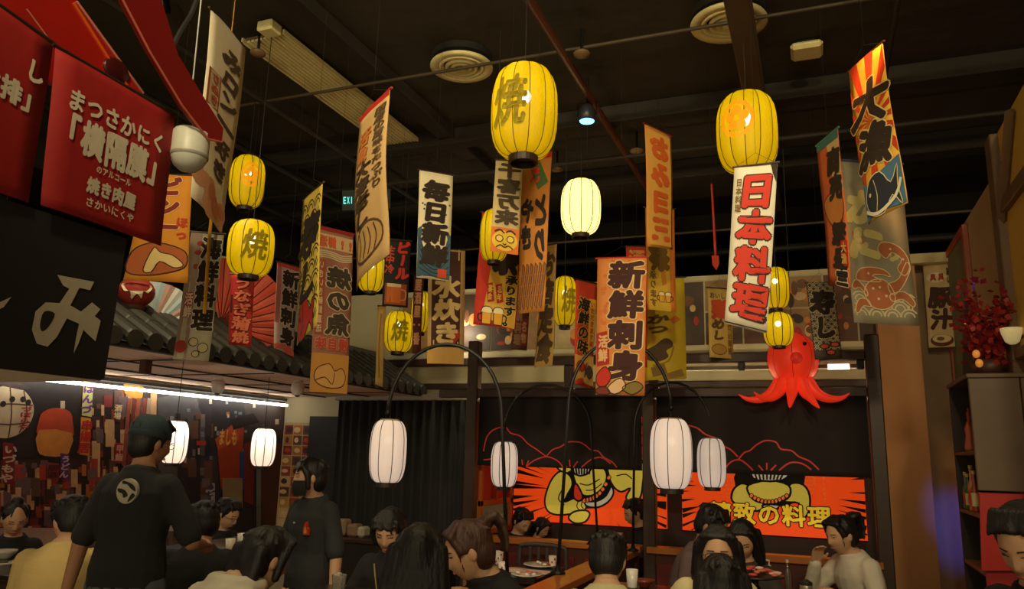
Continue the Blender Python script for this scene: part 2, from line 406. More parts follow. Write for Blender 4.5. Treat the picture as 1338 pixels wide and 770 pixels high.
# ceiling roses
def rose(px, py, wpx, label):
    c = at(px, py, Z=4.12); r = wpx/2*mpp(c); t = empty('ceiling_rose', c, label, 'ceiling rose', 'ceiling roses')
    b = B(); b.lathe([(.004, -.02), (r*.4, -.018), (r*.95, -.006), (r, .006), (r*.9, .014), (.004, .02)], c, 24); obj('disc', b, mat((120, 92, 56), .5), t, smooth=True)
    b = B(); b.tube([c+np.array([0, 0, .02]), (c[0], c[1], CEIL)], .01, 6); obj('stem', b, METAL, t)
rose(760, 71, 22, 'small round ceiling rose above the blue spotlight'); rose(337, 70, 20, 'small round ceiling rose left of the slatted air grille')
rose(982, 89, 24, 'small round ceiling rose above the emblem lantern'); rose(832, 198, 18, 'small round ceiling rose at the top of the pink lettered banner')
rose(728, 222, 15, 'small round ceiling rose above the warm white lantern')
# blue-white spotlight
c = at(767, 150, Z=4.02); t = empty('spotlight', c, 'ceiling spotlight shining blue white beside the largest yellow lantern', 'spotlight')
b = B(); b.lathe([(.055, -.05), (.068, -.045), (.06, .03), (.04, .07), (.01, .08)], c, 20); obj('housing', b, mat((70, 74, 80), .4, metal=.5), t, smooth=True)
b = B(); b.lathe([(.002, -.054), (.052, -.054), (.055, -.048), (.002, -.047)], c, 20); obj('lens', b, mat((96, 180, 255), .3, emit=5), t)
b = B(); b.tube([c+np.array([0, 0, .07]), (c[0], c[1], CEIL)], .009, 8); obj('stem', b, METAL, t)
b = B(); b.tube([c+np.array([-.07, 0, -.01]), c+np.array([-.07, 0, .09]), c+np.array([.07, 0, .09]), c+np.array([.07, 0, -.01])], .005, 6); obj('yoke', b, METAL, t)
# pale ceiling access panel
c = at(1054, 67, Z=4.24); t = empty('smoke_detector_panel', c, 'pale yellow rounded panel on the ceiling beside the brown beam', 'panel')
b = B(); b.bbox(c+np.array([-.10, -.10, -.02]), c+np.array([.10, .10, .03]), .02); obj('cover', b, mat((240, 226, 160), .6), t)
b = B(); b.bbox(c+np.array([-.06, -.06, .03]), c+np.array([.06, .06, CEIL-c[2]-.001]), .005); obj('mount', b, METAL, t)
# exit sign
c = at(478, 262, D=7.2); t = empty('exit_sign', c, 'dark hanging exit sign with cyan letters and a green arrow', 'sign')
S_ = Sheet(at(447, 249, D=7.2), at(510, 247, D=7.2), at(510, 272, D=7.2), at(447, 275, D=7.2), t); board(S_, mat((40, 52, 44), .5), .04)
S_.text('EXIT', .02, .1, .34, .32, mat((90, 240, 235), .5, emit=1.2), vert=False, bold=.02)
S_.poly([(.84, .12), (.95, .21), (.84, .30)], mat((70, 230, 190), .5, emit=1.0), 2, name='arrow'); S_.rect(.74, .17, .84, .25, mat((60, 120, 80), .5, emit=.4), 2, name='pictogram')
for q in (.2, .8):
    p = S_.S(q, 0); b = B(); b.tube([p, (p[0], p[1], CEIL)], .006, 6); obj('hanger', b, METAL, t)

# ------------------------------------------------------------------ left stall: red noren, black lettered box, red gable board
SX = -2.0
def stallpt(px, py, dx=0): return at(px, py, X=SX+dx)
t = empty('stall_sign_box', stallpt(60, 480), 'black stall sign box with one large cream character', 'sign')
TL, TR, BR, BL = stallpt(-260, 175), stallpt(166, 312), stallpt(136, 497), stallpt(-260, 440)
z1, z0 = TR[2], BR[2]; TL[2] = z1; BL[2] = z0; yN = -.5; TL[1] = BL[1] = yN; TR[1] = TR[1]; BR[1] = BR[1]
s = Sheet(TL, TR, BR, BL, t); board(s, mat((38, 37, 36), .8, bump=.2, bscale=200), .02, 'front_panel')
cu = mat((214, 204, 176), .8)
def stroke(pts, w, m=cu): s.line(s.pxs(pts), w, m, 2, name='lettering')
mi = s.pxs([(76, 360), (124, 369), (119, 380), (105, 377), (94, 400), (108, 408), (122, 396), (133, 405), (126, 414), (134, 420), (128, 447), (118, 438), (112, 432), (106, 450), (100, 463), (103, 440), (106, 424), (90, 417), (78, 441), (66, 454), (52, 450), (45, 432), (49, 408), (62, 396), (80, 397), (92, 378), (84, 374)])
s.poly(mi, cu, 2, name='lettering'); hole = s.pxs([(60, 408), (74, 411), (66, 428), (58, 434), (55, 425)]); s.poly(hole, mat((38, 37, 36), .8, bump=.2, bscale=200), 3, name='lettering_counter', sm=3)
s.poly(s.pxs([(0, 397), (17, 389), (8, 402), (0, 406)]), cu, 2, name='lettering')
b = B(); b.bbox((SX-.52, yN, z0), (SX-.02, TR[1], z0+.03)); b.v = [(x, y, z-.001) for x, y, z in b.v]; obj('underside', b, mat((232, 224, 204), .8), t)
b = B(); b.box((SX-.52, TR[1]-.02, z0+.03), (SX-.021, TR[1], z1)); obj('end_panel', b, mat((38, 37, 36), .8), t)
for y in (yN+.05,):
    b = B(); b.bbox((SX-.5, y, 0), (SX-.42, y+.08, z0)); obj('post', b, WOOD, t)
b = B(); b.bbox((SX-.5, TR[1]-.12, z1-.02), (SX-.46, TR[1]-.08, CEIL)); obj('hanger', b, METAL, t)
REDC = mat((166, 26, 22), .75, var=.1, scale=8, bump=.25, bscale=14)
def noren(label, q, draw, nm='noren_curtain'):
    P = [stallpt(x, y, .03) for x, y in q]; t = empty(nm, P[3], label, 'curtain')
    s = Sheet(*P, t, bend=.008, ph=.8); s.cloth(REDC, 'cloth'); draw(s)
    b = B(); b.tube([s.S(-.02, 0, 0), s.S(1.02, 0, 0)], .006, 6); obj('rod', b, WOOD, t); return s
wn = mat((226, 214, 186), .8)
def d1(s):
    s.text('まつさかにく', .10, .20, .93, .36, wn, vert=False, bold=.035, brush=.6)
    s.text('「横隔膜」', .03, .36, .98, .62, wn, vert=False, bold=.05, brush=.4, seed=4)
    s.text('のアルコール', .36, .63, .66, .69, wn, vert=False, bold=.03)
    s.text('焼き肉屋', .30, .72, .72, .84, wn, vert=False, bold=.05, brush=.6, seed=3)
    s.text('さかいにくや', .30, .86, .72, .93, wn, vert=False, bold=.03, brush=.6)
noren('red noren curtain printed with five lines of cream characters', [(72, 60), (229, 150), (214, 321), (53, 268)], d1)
def d2(s):
    s.text('し', .80, .22, .97, .42, wn, vert=False, bold=.04, brush=.6); s.text('し', .84, .22, .98, .41, wn, vert=False, bold=.03) if False else None
    s.text('鉄排」', .42, .46, .99, .66, wn, vert=False, bold=.05, brush=.4); s.text('肉屋', .3, .74, .6, .88, wn, vert=False, bold=.05)
noren('red noren curtain cut by the left edge of the picture', [(-110, -70), (70, 56), (41, 264), (-110, 215)], d2)
# glossy red print panel behind the noren and the red gable board
t = empty('stall_light_panel', stallpt(60, 100, -.05), 'glossy red printed panel above the noren curtains', 'panel')
s = Sheet(stallpt(-150, -190, -.04), stallpt(60, -80, -.04), stallpt(190, 128, -.04), stallpt(-150, 60, -.04), t)
P = [stallpt(x, y, -.04) for x, y in ((-160, -120), (60, -60), (100, 0), (188, 124), (160, 130), (70, 110), (-160, 40))]
b = B(); nrm = np.array([-.02, 0, 0]); k = len(P)
b.add(P+[p+nrm for p in P], [tuple(range(k)), tuple(range(2*k-1, k-1, -1))]+[(i, i+k, (i+1) % k+k, (i+1) % k) for i in range(k)])
obj('panel', b, mat((176, 34, 26), .18, coat=.8, var=.35, scale=5), t)
for pts, m, w in (([(100, 2), (187, 122)], mat((214, 130, 110), .3), .010), ([(35, 12), (72, 62)], mat((214, 130, 110), .3), .005), ([(96, 4), (150, 90), (166, 112)], mat((226, 92, 30), .3), .012)):
    b = B(); b.tube([stallpt(x, y, -.038) for x, y in pts], w*.5, 6); obj('piping', b, m, t)
b = B(); b.ell(stallpt(152, 92, -.038), (.012, .05, .04)); obj('knot', b, mat((70, 20, 20), .3), t, smooth=True)
b = B(); b.tube([stallpt(-150, -60, -.06), stallpt(-150, -60, -.06)*np.array([1, 1, 0])+np.array([0, 0, CEIL])], .01, 6); obj('hanger', b, METAL, t)
t = empty('gable_board', stallpt(285, 178, .15), 'red slanting gable board of the stall roof', 'board')
E_ = [(150, -20), (205, -20), (233, 72), (262, 120), (292, 168), (290, 185), (272, 182), (238, 138), (196, 68)]
P = [stallpt(x, y, .12) for x, y in E_]; k = len(P); nrm = np.array([-.018, 0, 0]); b = B()
b.add(P+[p+nrm for p in P], [tuple(range(k)), tuple(range(2*k-1, k-1, -1))]+[(i, i+k, (i+1) % k+k, (i+1) % k) for i in range(k)])
obj('board', b, mat((126, 22, 20), .45, var=.2, scale=4), t)
P2 = [stallpt(x, y, .125) for x, y in [(150, -20), (196, 68), (238, 138), (272, 182), (290, 186)]]
b = B(); b.tube(P2, .004, 6); obj('edge_piping', b, mat((190, 100, 80), .4), t)
b = B(); p = stallpt(180, -15, .11); b.tube([p, (p[0], p[1], CEIL)], .01, 6); obj('hanger', b, METAL, t)
b = B(); b.tube([stallpt(x, y, -.25) for x, y in ((262, -10), (250, 20), (236, 42), (226, 62))], .012, 8); tag(obj('black_cable', b, BLACK, loc=stallpt(250, 20, -.25)), 'thick black cable curving down behind the red gable board', 'cable')
# dome camera
c = stallpt(248, 196, .06); k = mpp(c); t = empty('dome_camera', c, 'white dome camera hanging by a wire under the red gable board', 'camera')
wm = mat((206, 206, 190), .4)
b = B(); b.lathe([(.004, 27*k), (21*k, 26*k), (23.5*k, 22*k), (23.5*k, -8*k)], c, 32, cap=False); b.lathe([(.004, 27*k), (.005, 27.2*k)], c, 8); obj('housing', b, wm, t, smooth=True)
b = B(); b.lathe([(23.2*k, -8*k), (22.5*k, -13*k), (18*k, -22*k), (11*k, -28*k), (.003, -31*k)], c, 32, cap=False); obj('dome', b, mat((196, 198, 184), .3), t, smooth=True)
b = B(); b.lathe([(23.8*k, -7*k), (24.2*k, -9*k), (23.6*k, -11*k)], c, 32, cap=False); obj('seam_ring', b, mat((150, 150, 138), .4), t)
b = B(); q = [c+np.array([0, 0, 26*k]), c+np.array([0, 0, 62*k]), c+np.array([0, -.02, .14]), (c[0]+.0, c[1]-.05, CEIL)]; b.tube(q, .0025, 6); obj('wire', b, mat((170, 170, 160), .5), t)

# ------------------------------------------------------------------ tiled canopy on the left
EX, EZ = -3.85, 2.14
t = empty('tiled_canopy', (-4.7, 5.4, EZ), 'dark tiled canopy roof over the street mural seats', 'canopy')
b = B(); b.box((-5.62, 1.2, EZ+.005), (EX+.0, BACK-.02, EZ+.03)); obj('soffit', b, mat((236, 196, 164), .8, scale=3), t)
for y in (2.2, 3.1, 4.0, 4.9, 5.8, 6.7):
    b = B(); b.bbox((-5.6, y, EZ-.001), (EX-.05, y+.022, EZ+.005)); obj('soffit_batten', b, mat((30, 24, 22), .6), t)
for x in (-4.45, -5.05):
    b = B(); b.bbox((x, 1.2, EZ-.006), (x+.03, BACK-.05, EZ+.004)); obj('light_track', b, mat((26, 22, 20), .6), t)
TM = mat((50, 48, 42), .55, var=.3, scale=8)
def roofpt(y, q, h): return np.array([EX+.06-q*.62, y, EZ+.02+q*.36+h])
b = B(); b.add([roofpt(1.2, 0, .014), roofpt(BACK-.02, 0, .014), roofpt(BACK-.02, 1, -.02), roofpt(1.2, 1, -.02), (EX-.6, 1.2, EZ+.034), (EX-.6, BACK-.02, EZ+.034)],
                [(0, 1, 2, 3), (3, 2, 5, 4), (0, 3, 4), (1, 5, 2), (0, 4, 5, 1)]); obj('roof_deck', b, mat((34, 32, 28), .8), t)
tile = None; y = 1.3
while y < BACK-.1:
    for row in range(3):
        if tile is None:
            b = B(); rs = []
            for q, rr in ((0, .062), (.02, .066), (.36, .058)):
                c0 = roofpt(0, q, 0); rs.append([c0+np.array([.5*rr*sin(0)*0-.0, rr*cos(a), rr*.9*sin(a)+.042]) for a in [2*pi*k/12 for k in range(12)]])
            b.rings(rs); me = obj('roof_tile', b, TM, t, smooth=False).data; bpy.data.objects.remove(bpy.data.objects['roof_tile']); tile = me
            base = rootloc(t)
        o = bpy.data.objects.new('roof_tile', tile); COL.objects.link(o); o.parent = t
        d = roofpt(y, row*.33, 0)-roofpt(0, 0, 0); o.location = [float(x) for x in d]
    y += .155
b = B(); b.bbox((EX+.0, 1.2, EZ+.002), (EX+.05, BACK-.02, EZ+.03)); obj('fascia', b, mat((34, 26, 22), .7), t)
b = B(); p = roofpt(3.2, 1, 0); b.tube([roofpt(1.2, 1.02, .03), roofpt(BACK-.02, 1.02, .03)], .07, 10); obj('ridge_cap', b, TM, t)
# white light strip along the mural top
t = empty('light_strip', (-5.5, 5, 2.1), 'white light strip along the top of the street mural', 'light')
b = B(); b.bbox((-5.56, 2.0, 2.085), (-5.50, 7.2, 2.12)); obj('channel', b, mat((44, 42, 40), .6), t)
b = B(); b.tube([(-5.50, 2.0, 2.045), (-5.50, 7.2, 2.045)], .014, 10); obj('led_tube', b, mat((255, 244, 226), .5, emit=13.0), t)
# ------------------------------------------------------------------ street mural on the left wall (a flat print)
MX = -5.6
t = empty('street_mural', (MX, 5, .8), 'wall mural print of a lantern lit shopping street at night', 'mural')
s = Sheet((MX, 1.6, 2.10), (MX, 7.27, 2.10), (MX, 7.27, .80), (MX, 1.6, .80), t); board(s, mat((58, 38, 32), .6, var=.5, scale=3), .015)
def q4(x0, y0, x1, y1): return s.pxs([(x0, y0), (x1, y0), (x1, y1), (x0, y1)])
def pc(rgb): return mat(rgb, .6, var=.25, scale=14)
rr = random.Random(3)
sh = [pc(c) for c in ((150, 70, 40), (190, 110, 50), (70, 44, 40), (120, 40, 34), (200, 150, 110), (96, 70, 60), (40, 30, 32), (176, 60, 44), (214, 170, 120), (110, 88, 92))]
BB = [B() for _ in sh]
for k in range(230):                                     # the crowded shop fronts, too small to tell apart
    x = rr.uniform(-10, 150); y = rr.uniform(600, 690); w = rr.uniform(3, 12); h = rr.uniform(5, 26); j = rr.randrange(len(sh))
    s.poly(q4(x, y, x+w, min(y+h, 694)), None, 2+j*.12, b=BB[j])
for k in range(120):
    x = rr.uniform(110, 200); y = rr.uniform(505, 640); w = rr.uniform(3, 12); h = rr.uniform(8, 40); j = rr.randrange(len(sh))
    s.poly(q4(x, y, x+w, y+h), None, 2+j*.12, b=BB[j])
for j, m in enumerate(sh): tag(obj('shop_front_print', BB[j], m, t), kind='stuff')
s.poly(q4(-40, 690, 110, 720), pc((190, 160, 150)), 4, name='street_print')
s.poly(s.pxs([(-60, 480), (105, 490), (100, 598), (-60, 598)]), pc((40, 30, 30)), 1, name='night_sky_print')
# puffer-fish lantern of the print: round cream with netting
s.poly(s.pxs([(-22, 530), (-8, 510), (12, 503), (32, 512), (43, 530), (40, 550), (26, 566), (6, 573), (-12, 568), (-22, 552)]), pc((205, 184, 150)), 5, name='puffer_lantern_print', sm=3)
nb = B()
for pts in ([(-20, 532), (10, 528), (42, 530)], [(-20, 552), (10, 555), (38, 552)], [(-6, 511), (-12, 540), (-4, 570)], [(12, 504), (14, 540), (10, 572)], [(30, 511), (34, 540), (24, 566)]): s.line(s.pxs(pts), .0018, None, 6, b=nb)
obj('netting_print', nb, pc((90, 60, 40)), t)
for x, y in ((3, 528), (15, 522), (29, 522), (36, 526)): s.disc(*s.px(x, y), .004, .004, pc((30, 24, 22)), 7, name='spot_print')
s.text('づぼらや', s.px(26, 530)[0], s.px(26, 530)[1], s.px(33, 530)[0]+.01, s.px(26, 562)[1], pc((170, 40, 36)), layer=7)
s.poly(s.pxs([(-20, 500), (10, 492), (40, 508), (28, 510), (0, 504), (-16, 512)]), pc((60, 44, 46)), 6, name='fin_print')
# orange paper lantern of the print
s.poly(s.pxs([(54, 545), (90, 545), (93, 566), (91, 586), (84, 596), (58, 596), (48, 588), (50, 562)]), pc((216, 140, 60)), 4.5, name='orange_lantern_print')
s.poly(s.pxs([(56, 538), (74, 533), (90, 538), (94, 550), (92, 574), (50, 570), (50, 550)]), pc((196, 72, 40)), 5, name='orange_lantern_print', sm=3)
s.poly(s.pxs([(50, 562), (93, 566), (91, 586), (84, 596), (58, 596), (48, 588)]), pc((216, 140, 60)), 5, name='orange_lantern_print', sm=2)
s.poly(q4(58, 597, 76, 601), pc((40, 26, 24)), 6, name='lantern_base_print'); s.poly(q4(78, 524, 84, 534), pc((200, 180, 160)), 6, name='lantern_knob_print')
# tall shop signs of the print
def msign(x0, y0, x1, y1, bgc, txt, tc, lean=0):
    s.poly(s.pxs([(x0+lean, y0), (x1+lean, y0+2), (x1, y1), (x0, y1-2)]), pc(bgc), 5, name='shop_sign_print')
    a = s.px(x0+1+lean*.5, y0+3); c = s.px(x1-1+lean*.5, y1-3); s.text(txt, a[0], a[1], c[0], c[1], pc(tc), layer=7, bold=.04)
msign(106, 498, 119, 545, (196, 200, 130), 'ばんづ', (110, 50, 120), 2); msign(103, 545, 116, 596, (214, 150, 60), '串揚居', (190, 40, 30), 2)
msign(3, 578, 17, 634, (140, 34, 34), 'いづもや', (220, 190, 170)); msign(78, 592, 89, 628, (96, 50, 110), 'うどん', (210, 180, 190))
msign(60, 604, 76, 628, (150, 60, 40), '居酒', (90, 30, 26)); msign(148, 525, 158, 552, (90, 60, 50), '酒場', (220, 190, 150)); msign(150, 578, 160, 606, (170, 36, 34), '甲鮨', (220, 160, 140))
s.poly(s.pxs([(160, 498), (187, 506), (185, 520), (176, 522), (162, 514)]), pc((216, 150, 50)), 6, name='round_sign_print')
for x, c in ((166, (150, 80, 56)), (172, (120, 50, 40)), (178, (176, 96, 66)), (186, (140, 70, 56)), (192, (180, 150, 130))): s.poly(s.pxs([(x, 520), (x+5, 521), (x-3, 610), (x-8, 608)]), pc(c), 6, name='wall_panel_print')
# darker right half of the print: alley with orange shop
s.poly(s.pxs([(205, 505), (372, 523), (366, 700), (200, 700)]), pc((52, 46, 50)), 4, name='alley_print')
for k in range(46):
    x = rr.uniform(212, 268); y = rr.uniform(512, 690); s.poly(q4(x, y, x+rr.uniform(4, 12), y+rr.uniform(6, 40)), pc(rr.choice([(90, 84, 84), (44, 40, 46), (110, 76, 60), (120, 110, 104), (60, 50, 60)])), 5, name='facade_print')
for k in range(40):
    x = rr.uniform(214, 364); y = rr.uniform(515, 600); s.poly(q4(x, y, x+rr.uniform(2, 5), y+rr.uniform(3, 9)), pc(rr.choice([(150, 150, 150), (120, 130, 140), (190, 120, 60), (90, 90, 100), (200, 190, 170)])), 5.5, name='window_print')
for pts, c in (([(205, 520), (250, 512), (262, 540), (206, 560)], (84, 80, 84)), ([(318, 528), (372, 524), (368, 570), (322, 556)], (74, 62, 60)), ([(338, 575), (366, 580), (364, 690), (342, 690)], (92, 56, 46)), ([(262, 600), (284, 596), (284, 690), (262, 690)], (66, 60, 66)), ([(206, 570), (232, 566), (230, 690), (206, 690)], (96, 90, 92)), ([(342, 600), (360, 604), (359, 640), (343, 638)], (150, 84, 50))): s.poly(s.pxs(pts), pc(c), 4.6, name='building_print')
s.poly(s.pxs([(282, 572), (304, 553), (318, 556), (314, 640), (288, 640)]), pc((176, 66, 32)), 6, name='orange_shop_print'); s.poly(s.pxs([(280, 574), (306, 554), (312, 574), (284, 588)]), pc((206, 84, 36)), 7, name='awning_print')
a, c = s.px(284, 574), s.px(308, 584); s.text('ましも', a[0], a[1]-.02, c[0], c[1], pc((232, 180, 90)), layer=9, vert=False, bold=.04)
s.poly(s.pxs([(300, 548), (330, 540), (338, 552), (304, 562)]), pc((36, 28, 28)), 8, name='gable_print')
msign(268, 630, 280, 660, (200, 200, 206), 'うどん', (60, 70, 110)); s.poly(q4(312, 590, 322, 640), pc((60, 76, 140)), 7, name='blue_banner_print'); s.poly(q4(290, 625, 316, 665), pc((160, 140, 100)), 7, name='stall_print')
s.poly(s.pxs([(318, 580), (332, 575), (330, 660), (318, 655)]), pc((130, 50, 40)), 7, name='shop_door_print'); s.poly(q4(334, 610, 340, 690), pc((130, 130, 130)), 7, name='lantern_glare_print'); s.poly(q4(218, 685, 250, 694), pc((200, 200, 205)), 7, name='white_table_print')  # the grey upright strip paints the hanging lantern's glare on the mural
s.poly(q4(256, 576, 268, 582), pc((190, 60, 30)), 6, name='small_sign_print')

# ------------------------------------------------------------------ back wall, left of the booths
t = empty('poster_collage', (-5.3, BACK, .8), 'narrow column of small colourful food pictures beside the mural', 'poster')
s = Sheet((-5.58, BACK-.01, 1.86), (-5.2, BACK-.01, 1.86), (-5.14, BACK-.01, .7), (-5.58, BACK-.01, .7), t); board(s, mat((190, 160, 110), .7), .008)
for j in range(10):
    for i in range(3):
        s.rect(.03+i*.32, .08+j*.295, .32+i*.32, .35+j*.295, pc(rr.choice([(170, 110, 50), (150, 60, 40), (210, 180, 120), (90, 60, 50), (190, 140, 60), (120, 40, 34)])), 1, name='picture')
        s.disc(.17+i*.32+rr.uniform(-.04, .04), .21+j*.295, rr.uniform(.06, .12), rr.uniform(.05, .09), pc(rr.choice([(220, 190, 140), (70, 40, 30), (190, 70, 40)])), 2, name='picture_subject')
b = B(); b.box((-5.22, BACK-.05, 0), (-4.83, BACK-.005, 1.93)); struct('door_1', b, mat((34, 33, 32), .7))
t = empty('black_curtain', (-4.0, BACK-.1, .1), 'black pleated curtain behind the standing masked waiter', 'curtain')
b = B(); N = 90; rs = []
for k in range(N+1):
    x = -4.82+k*(1.62/N); y = BACK-.10+.025*sin(k*1.05)+.012*sin(k*.37); rs.append((x, y))
vs = [(x, y, 2.10) for x, y in rs]+[(x, y+.01, .08) for x, y in rs]+[(x, y+.006, 2.10) for x, y in rs]+[(x, y+.016, .08) for x, y in rs]; n = N+1
b.add(vs, [(i, i+1, n+i+1, n+i) for i in range(N)]+[(2*n+i+1, 2*n+i, 3*n+i, 3*n+i+1) for i in range(N)]+[(i, 2*n+i, 2*n+i+1, i+1) for i in range(N)]); obj('cloth', b, mat((36, 35, 34), .85), t, smooth=True)
b = B(); b.bbox((-4.86, BACK-.13, 2.10), (-3.18, BACK-.04, 2.16)); obj('rail', b, mat((150, 140, 120), .5), t)
for px, lab in ((283, 'small white dome camera at the far end of the mural light strip'), (388, 'small white dome camera above the food picture column')):
    c = at(px, 522, D=6.6); c[2] = 2.06; t = empty('ceiling_camera', c, lab, 'camera', 'canopy cameras')
    b = B(); b.lathe([(.03, .07), (.055, .06), (.055, .0), (.04, -.035), (.003, -.05)], c, 20); obj('housing', b, mat((205, 195, 175), .4), t, smooth=True)
    b = B(); b.lathe([(.003, -.056), (.02, -.05), (.022, -.04)], c, 12); obj('lens', b, BLACK, t)
    b = B(); b.lathe([(.04, .07), (.04, .085)], c, 16); obj('mount', b, mat((205, 195, 175), .4), t)
# wall counter with paper bags behind the masked waiter
t = empty('side_counter', (-4.4, BACK-.3, 0), 'dark side counter along the black curtain', 'counter')
b = B(); b.bbox((-5.0, BACK-.62, .70), (-3.3, BACK-.16, .74)); obj('top', b, WOOD, t)
b = B(); b.box((-4.98, BACK-.6, 0), (-3.32, BACK-.18, .70)); obj('body', b, mat((34, 28, 26), .7), t)
for k, (x, c, w) in enumerate(((-4.53, (176, 150, 120), .14), (-4.37, (150, 124, 96), .12), (-4.25, (200, 196, 170), .08))):
    b = B(); b.bbox((x, BACK-.5, .741), (x+w, BACK-.36, .741+(.16, .12, .1)[k]), .02); tag(obj('paper_bag', b, mat(c, .8, bump=.6, bscale=20), loc=(x, BACK-.5, .741)), ('largest tan paper bag on the counter', 'middle crumpled brown paper bag on the counter', 'small pale paper bag on the counter end')[k], 'bag')

# poster frieze on the cream wall
t = empty('poster_frieze', (-1.5, BACK-.02, 2.7), 'row of framed food and festival prints high on the cream wall', 'poster')
x = -4.15; k = 0
while x < .4:
    w = rr.uniform(.26, .42)
    for z0, z1 in (((2.62, 2.92), (2.94, 3.22)) if k % 2 else ((2.62, 3.22),)):
        s = Sheet((x, BACK-.012, z1), (x+w-.015, BACK-.012, z1), (x+w-.015, BACK-.012, z0), (x, BACK-.012, z0), t); board(s, pc(rr.choice([(196, 170, 120), (90, 60, 44), (150, 116, 76), (70, 54, 44), (120, 80, 50), (180, 160, 120)])), .008, 'picture')
        for _ in range(7): s.disc(rr.uniform(.2, .8), rr.uniform(.2, .8)*s.H, rr.uniform(.06, .2), rr.uniform(.06, .2), pc(rr.choice([(170, 50, 36), (210, 180, 130), (60, 44, 36), (200, 130, 60), (110, 70, 50)])), 1+_*.3, name='picture_subject')
    x += w; k += 1
# small wall lamp glowing between the posters
c = at(588, 446, Y=BACK-.08); t = empty('wall_lamp', c, 'small bright wall lamp washing the cream wall under the brown menu banner', 'lamp')
b = B(); b.lathe([(.02, .06), (.05, .05), (.05, -.03), (.03, -.05)], c, 16); obj('shade', b, mat((200, 190, 160), .4), t, smooth=True)
b = B(); b.lathe([(.002, .064), (.04, .064), (.04, .058)], c, 16); obj('lens', b, mat((255, 240, 205), .4, emit=6), t)
b = B(); b.box(c+np.array([-.02, .04, -.02]), c+np.array([.02, .079, .02])); obj('bracket', b, METAL, t)
lamp('wall_lamp_light', 'POINT', c+np.array([.12, -.10, .1]), 7, (1, .86, .6), .04)

# ------------------------------------------------------------------ timber booths
BY = 6.3
def beamx(name, label, x0, x1, y0, y1, z0, z1, m=WOOD): b = B(); b.bbox((x0, y0, z0), (x1, y1, z1)); return tag(obj(name, b, m, loc=(x0, y0, z0)), label, 'beam', 'booth timber frame')
for x, z, lab in ((-2.87, 2.56, 'dark timber post at the left end of the booths'), (-1.31, 2.16, 'dark timber post between the two orange murals'), (.36, 2.52, 'dark timber post at the right end of the booths')):
    b = B(); b.bbox((x, BY-.05, 0), (x+.10, BY+.05, z), .008); tag(obj('booth_post', b, WOOD, loc=(x, BY, 0)), lab, 'post', 'booth timber frame')
beamx('booth_beam', 'upper dark timber beam across the booth fronts', -2.77, .36, BY-.04, BY+.04, 2.33, 2.40)
beamx('booth_beam', 'lower dark timber beam directly above the black noren', -3.15, .36, BY-.035, BY+.035, 2.06, 2.13)
beamx('wall_rail', 'dark timber rail fixed across the cream back wall', -4.6, .5, BACK-.06, BACK-.0, 2.46, 2.54)
beamx('wall_rail', 'lower dark timber rail fixed across the cream back wall', -4.6, .5, BACK-.06, BACK-.0, 2.22, 2.28)
for x, lab in ((-1.98, 'short upright strut above the first booth'), (-1.26, 'short upright strut above the middle booth post')):
    b = B(); b.bbox((x, BY-.03, 2.131), (x+.08, BY+.03, 2.329)); tag(obj('booth_strut', b, WOOD, loc=(x, BY, 2.13)), lab, 'post', 'booth timber frame')
beamx('booth_tie_beam', 'dark tie beam from the middle post to the back wall', -1.29, -1.22, BY+.05, BACK-.07, 2.08, 2.15)
# light tube under the upper beam on the right
t = empty('tube_light', (-.2, BY, 2.3), 'slim light tube below the upper booth beam beside the octopus lantern', 'light')
b = B(); b.tube([(-1.05, BY-.02, 2.285), (.34, BY-.02, 2.285)], .018, 8); obj('tube', b, mat((120, 110, 96), .35), t)
b = B(); b.tube([(.1, BY-.025, 2.283), (.25, BY-.025, 2.283)], .021, 8); obj('lit_end', b, mat((255, 205, 190), .4, emit=2.5), t)
for x in (-.55, .3): b = B(); b.bbox((x, BY-.05, 2.262), (x+.05, BY+.01, 2.33)); obj('clip', b, BLACK, t)
t = empty('added_wall_wash_light', (-1.2, 6.45, 2.1), 'added unseen warm tube behind the lower booth beam washing the cream wall', 'light')  # unseen tube added to brighten the cream wall band
b = B(); b.tube([(-2.75, 6.45, 2.085), (.34, 6.45, 2.085)], .013, 8); obj('led_tube', b, mat((255, 226, 170), .5, emit=26.0), t)
b = B(); b.bbox((-2.76, 6.40, 2.055), (.35, 6.47, 2.07), .004); obj('tray', b, METAL, t)
for x in (-2.2, -.4): b = B(); b.box((x, 6.335, 2.06), (x+.03, 6.41, 2.07)); obj('bracket', b, METAL, t)
# low walls and the rail towards the camera
RW = mat((74, 32, 24), .45, var=.25, scale=5, stretch=(6, 1, 1))
def lowwall(label, a, c, panels, axis):
    t = empty('low_partition', a, label, 'partition'); b = B(); b.box(a, (c[0], c[1], c[2]-.05)); obj('body', b, RW, t)
    b = B(); b.bbox((a[0]-.03, a[1]-.03, c[2]-.05), (c[0]+.03, c[1]+.03, c[2])); obj('cap_rail', b, mat((176, 104, 44), .35, coat=.3), t)  # cap colour raised to orange for the warm light from above
    L = c[axis]-a[axis]
    for k in range(panels):
        p0 = list(a); p1 = [c[0], c[1], c[2]-.12]; o = 1-axis
        p0[axis] = a[axis]+L*(k+.08)/panels; p1[axis] = a[axis]+L*(k+.92)/panels; p0[2] = .1; p0[o] = a[o]-.012; p1[o] = a[o]-.0005
        b = B(); b.bbox(p0, p1, .006); obj('panel', b, mat((96, 26, 22), .5), t)
lowwall('low red brown partition in front of the first booth', (-2.77, BY-.04, 0), (-1.36, BY+.04, .90), 3, 0)
lowwall('low red brown partition in front of the second booth', (-1.25, BY-.04, 0), (.36, BY+.04, .90), 3, 0)
lowwall('low partition with a glowing orange wooden rail running towards the viewer', (-1.47, 3.86, 0), (-1.37, BY-.08, .88), 5, 1)
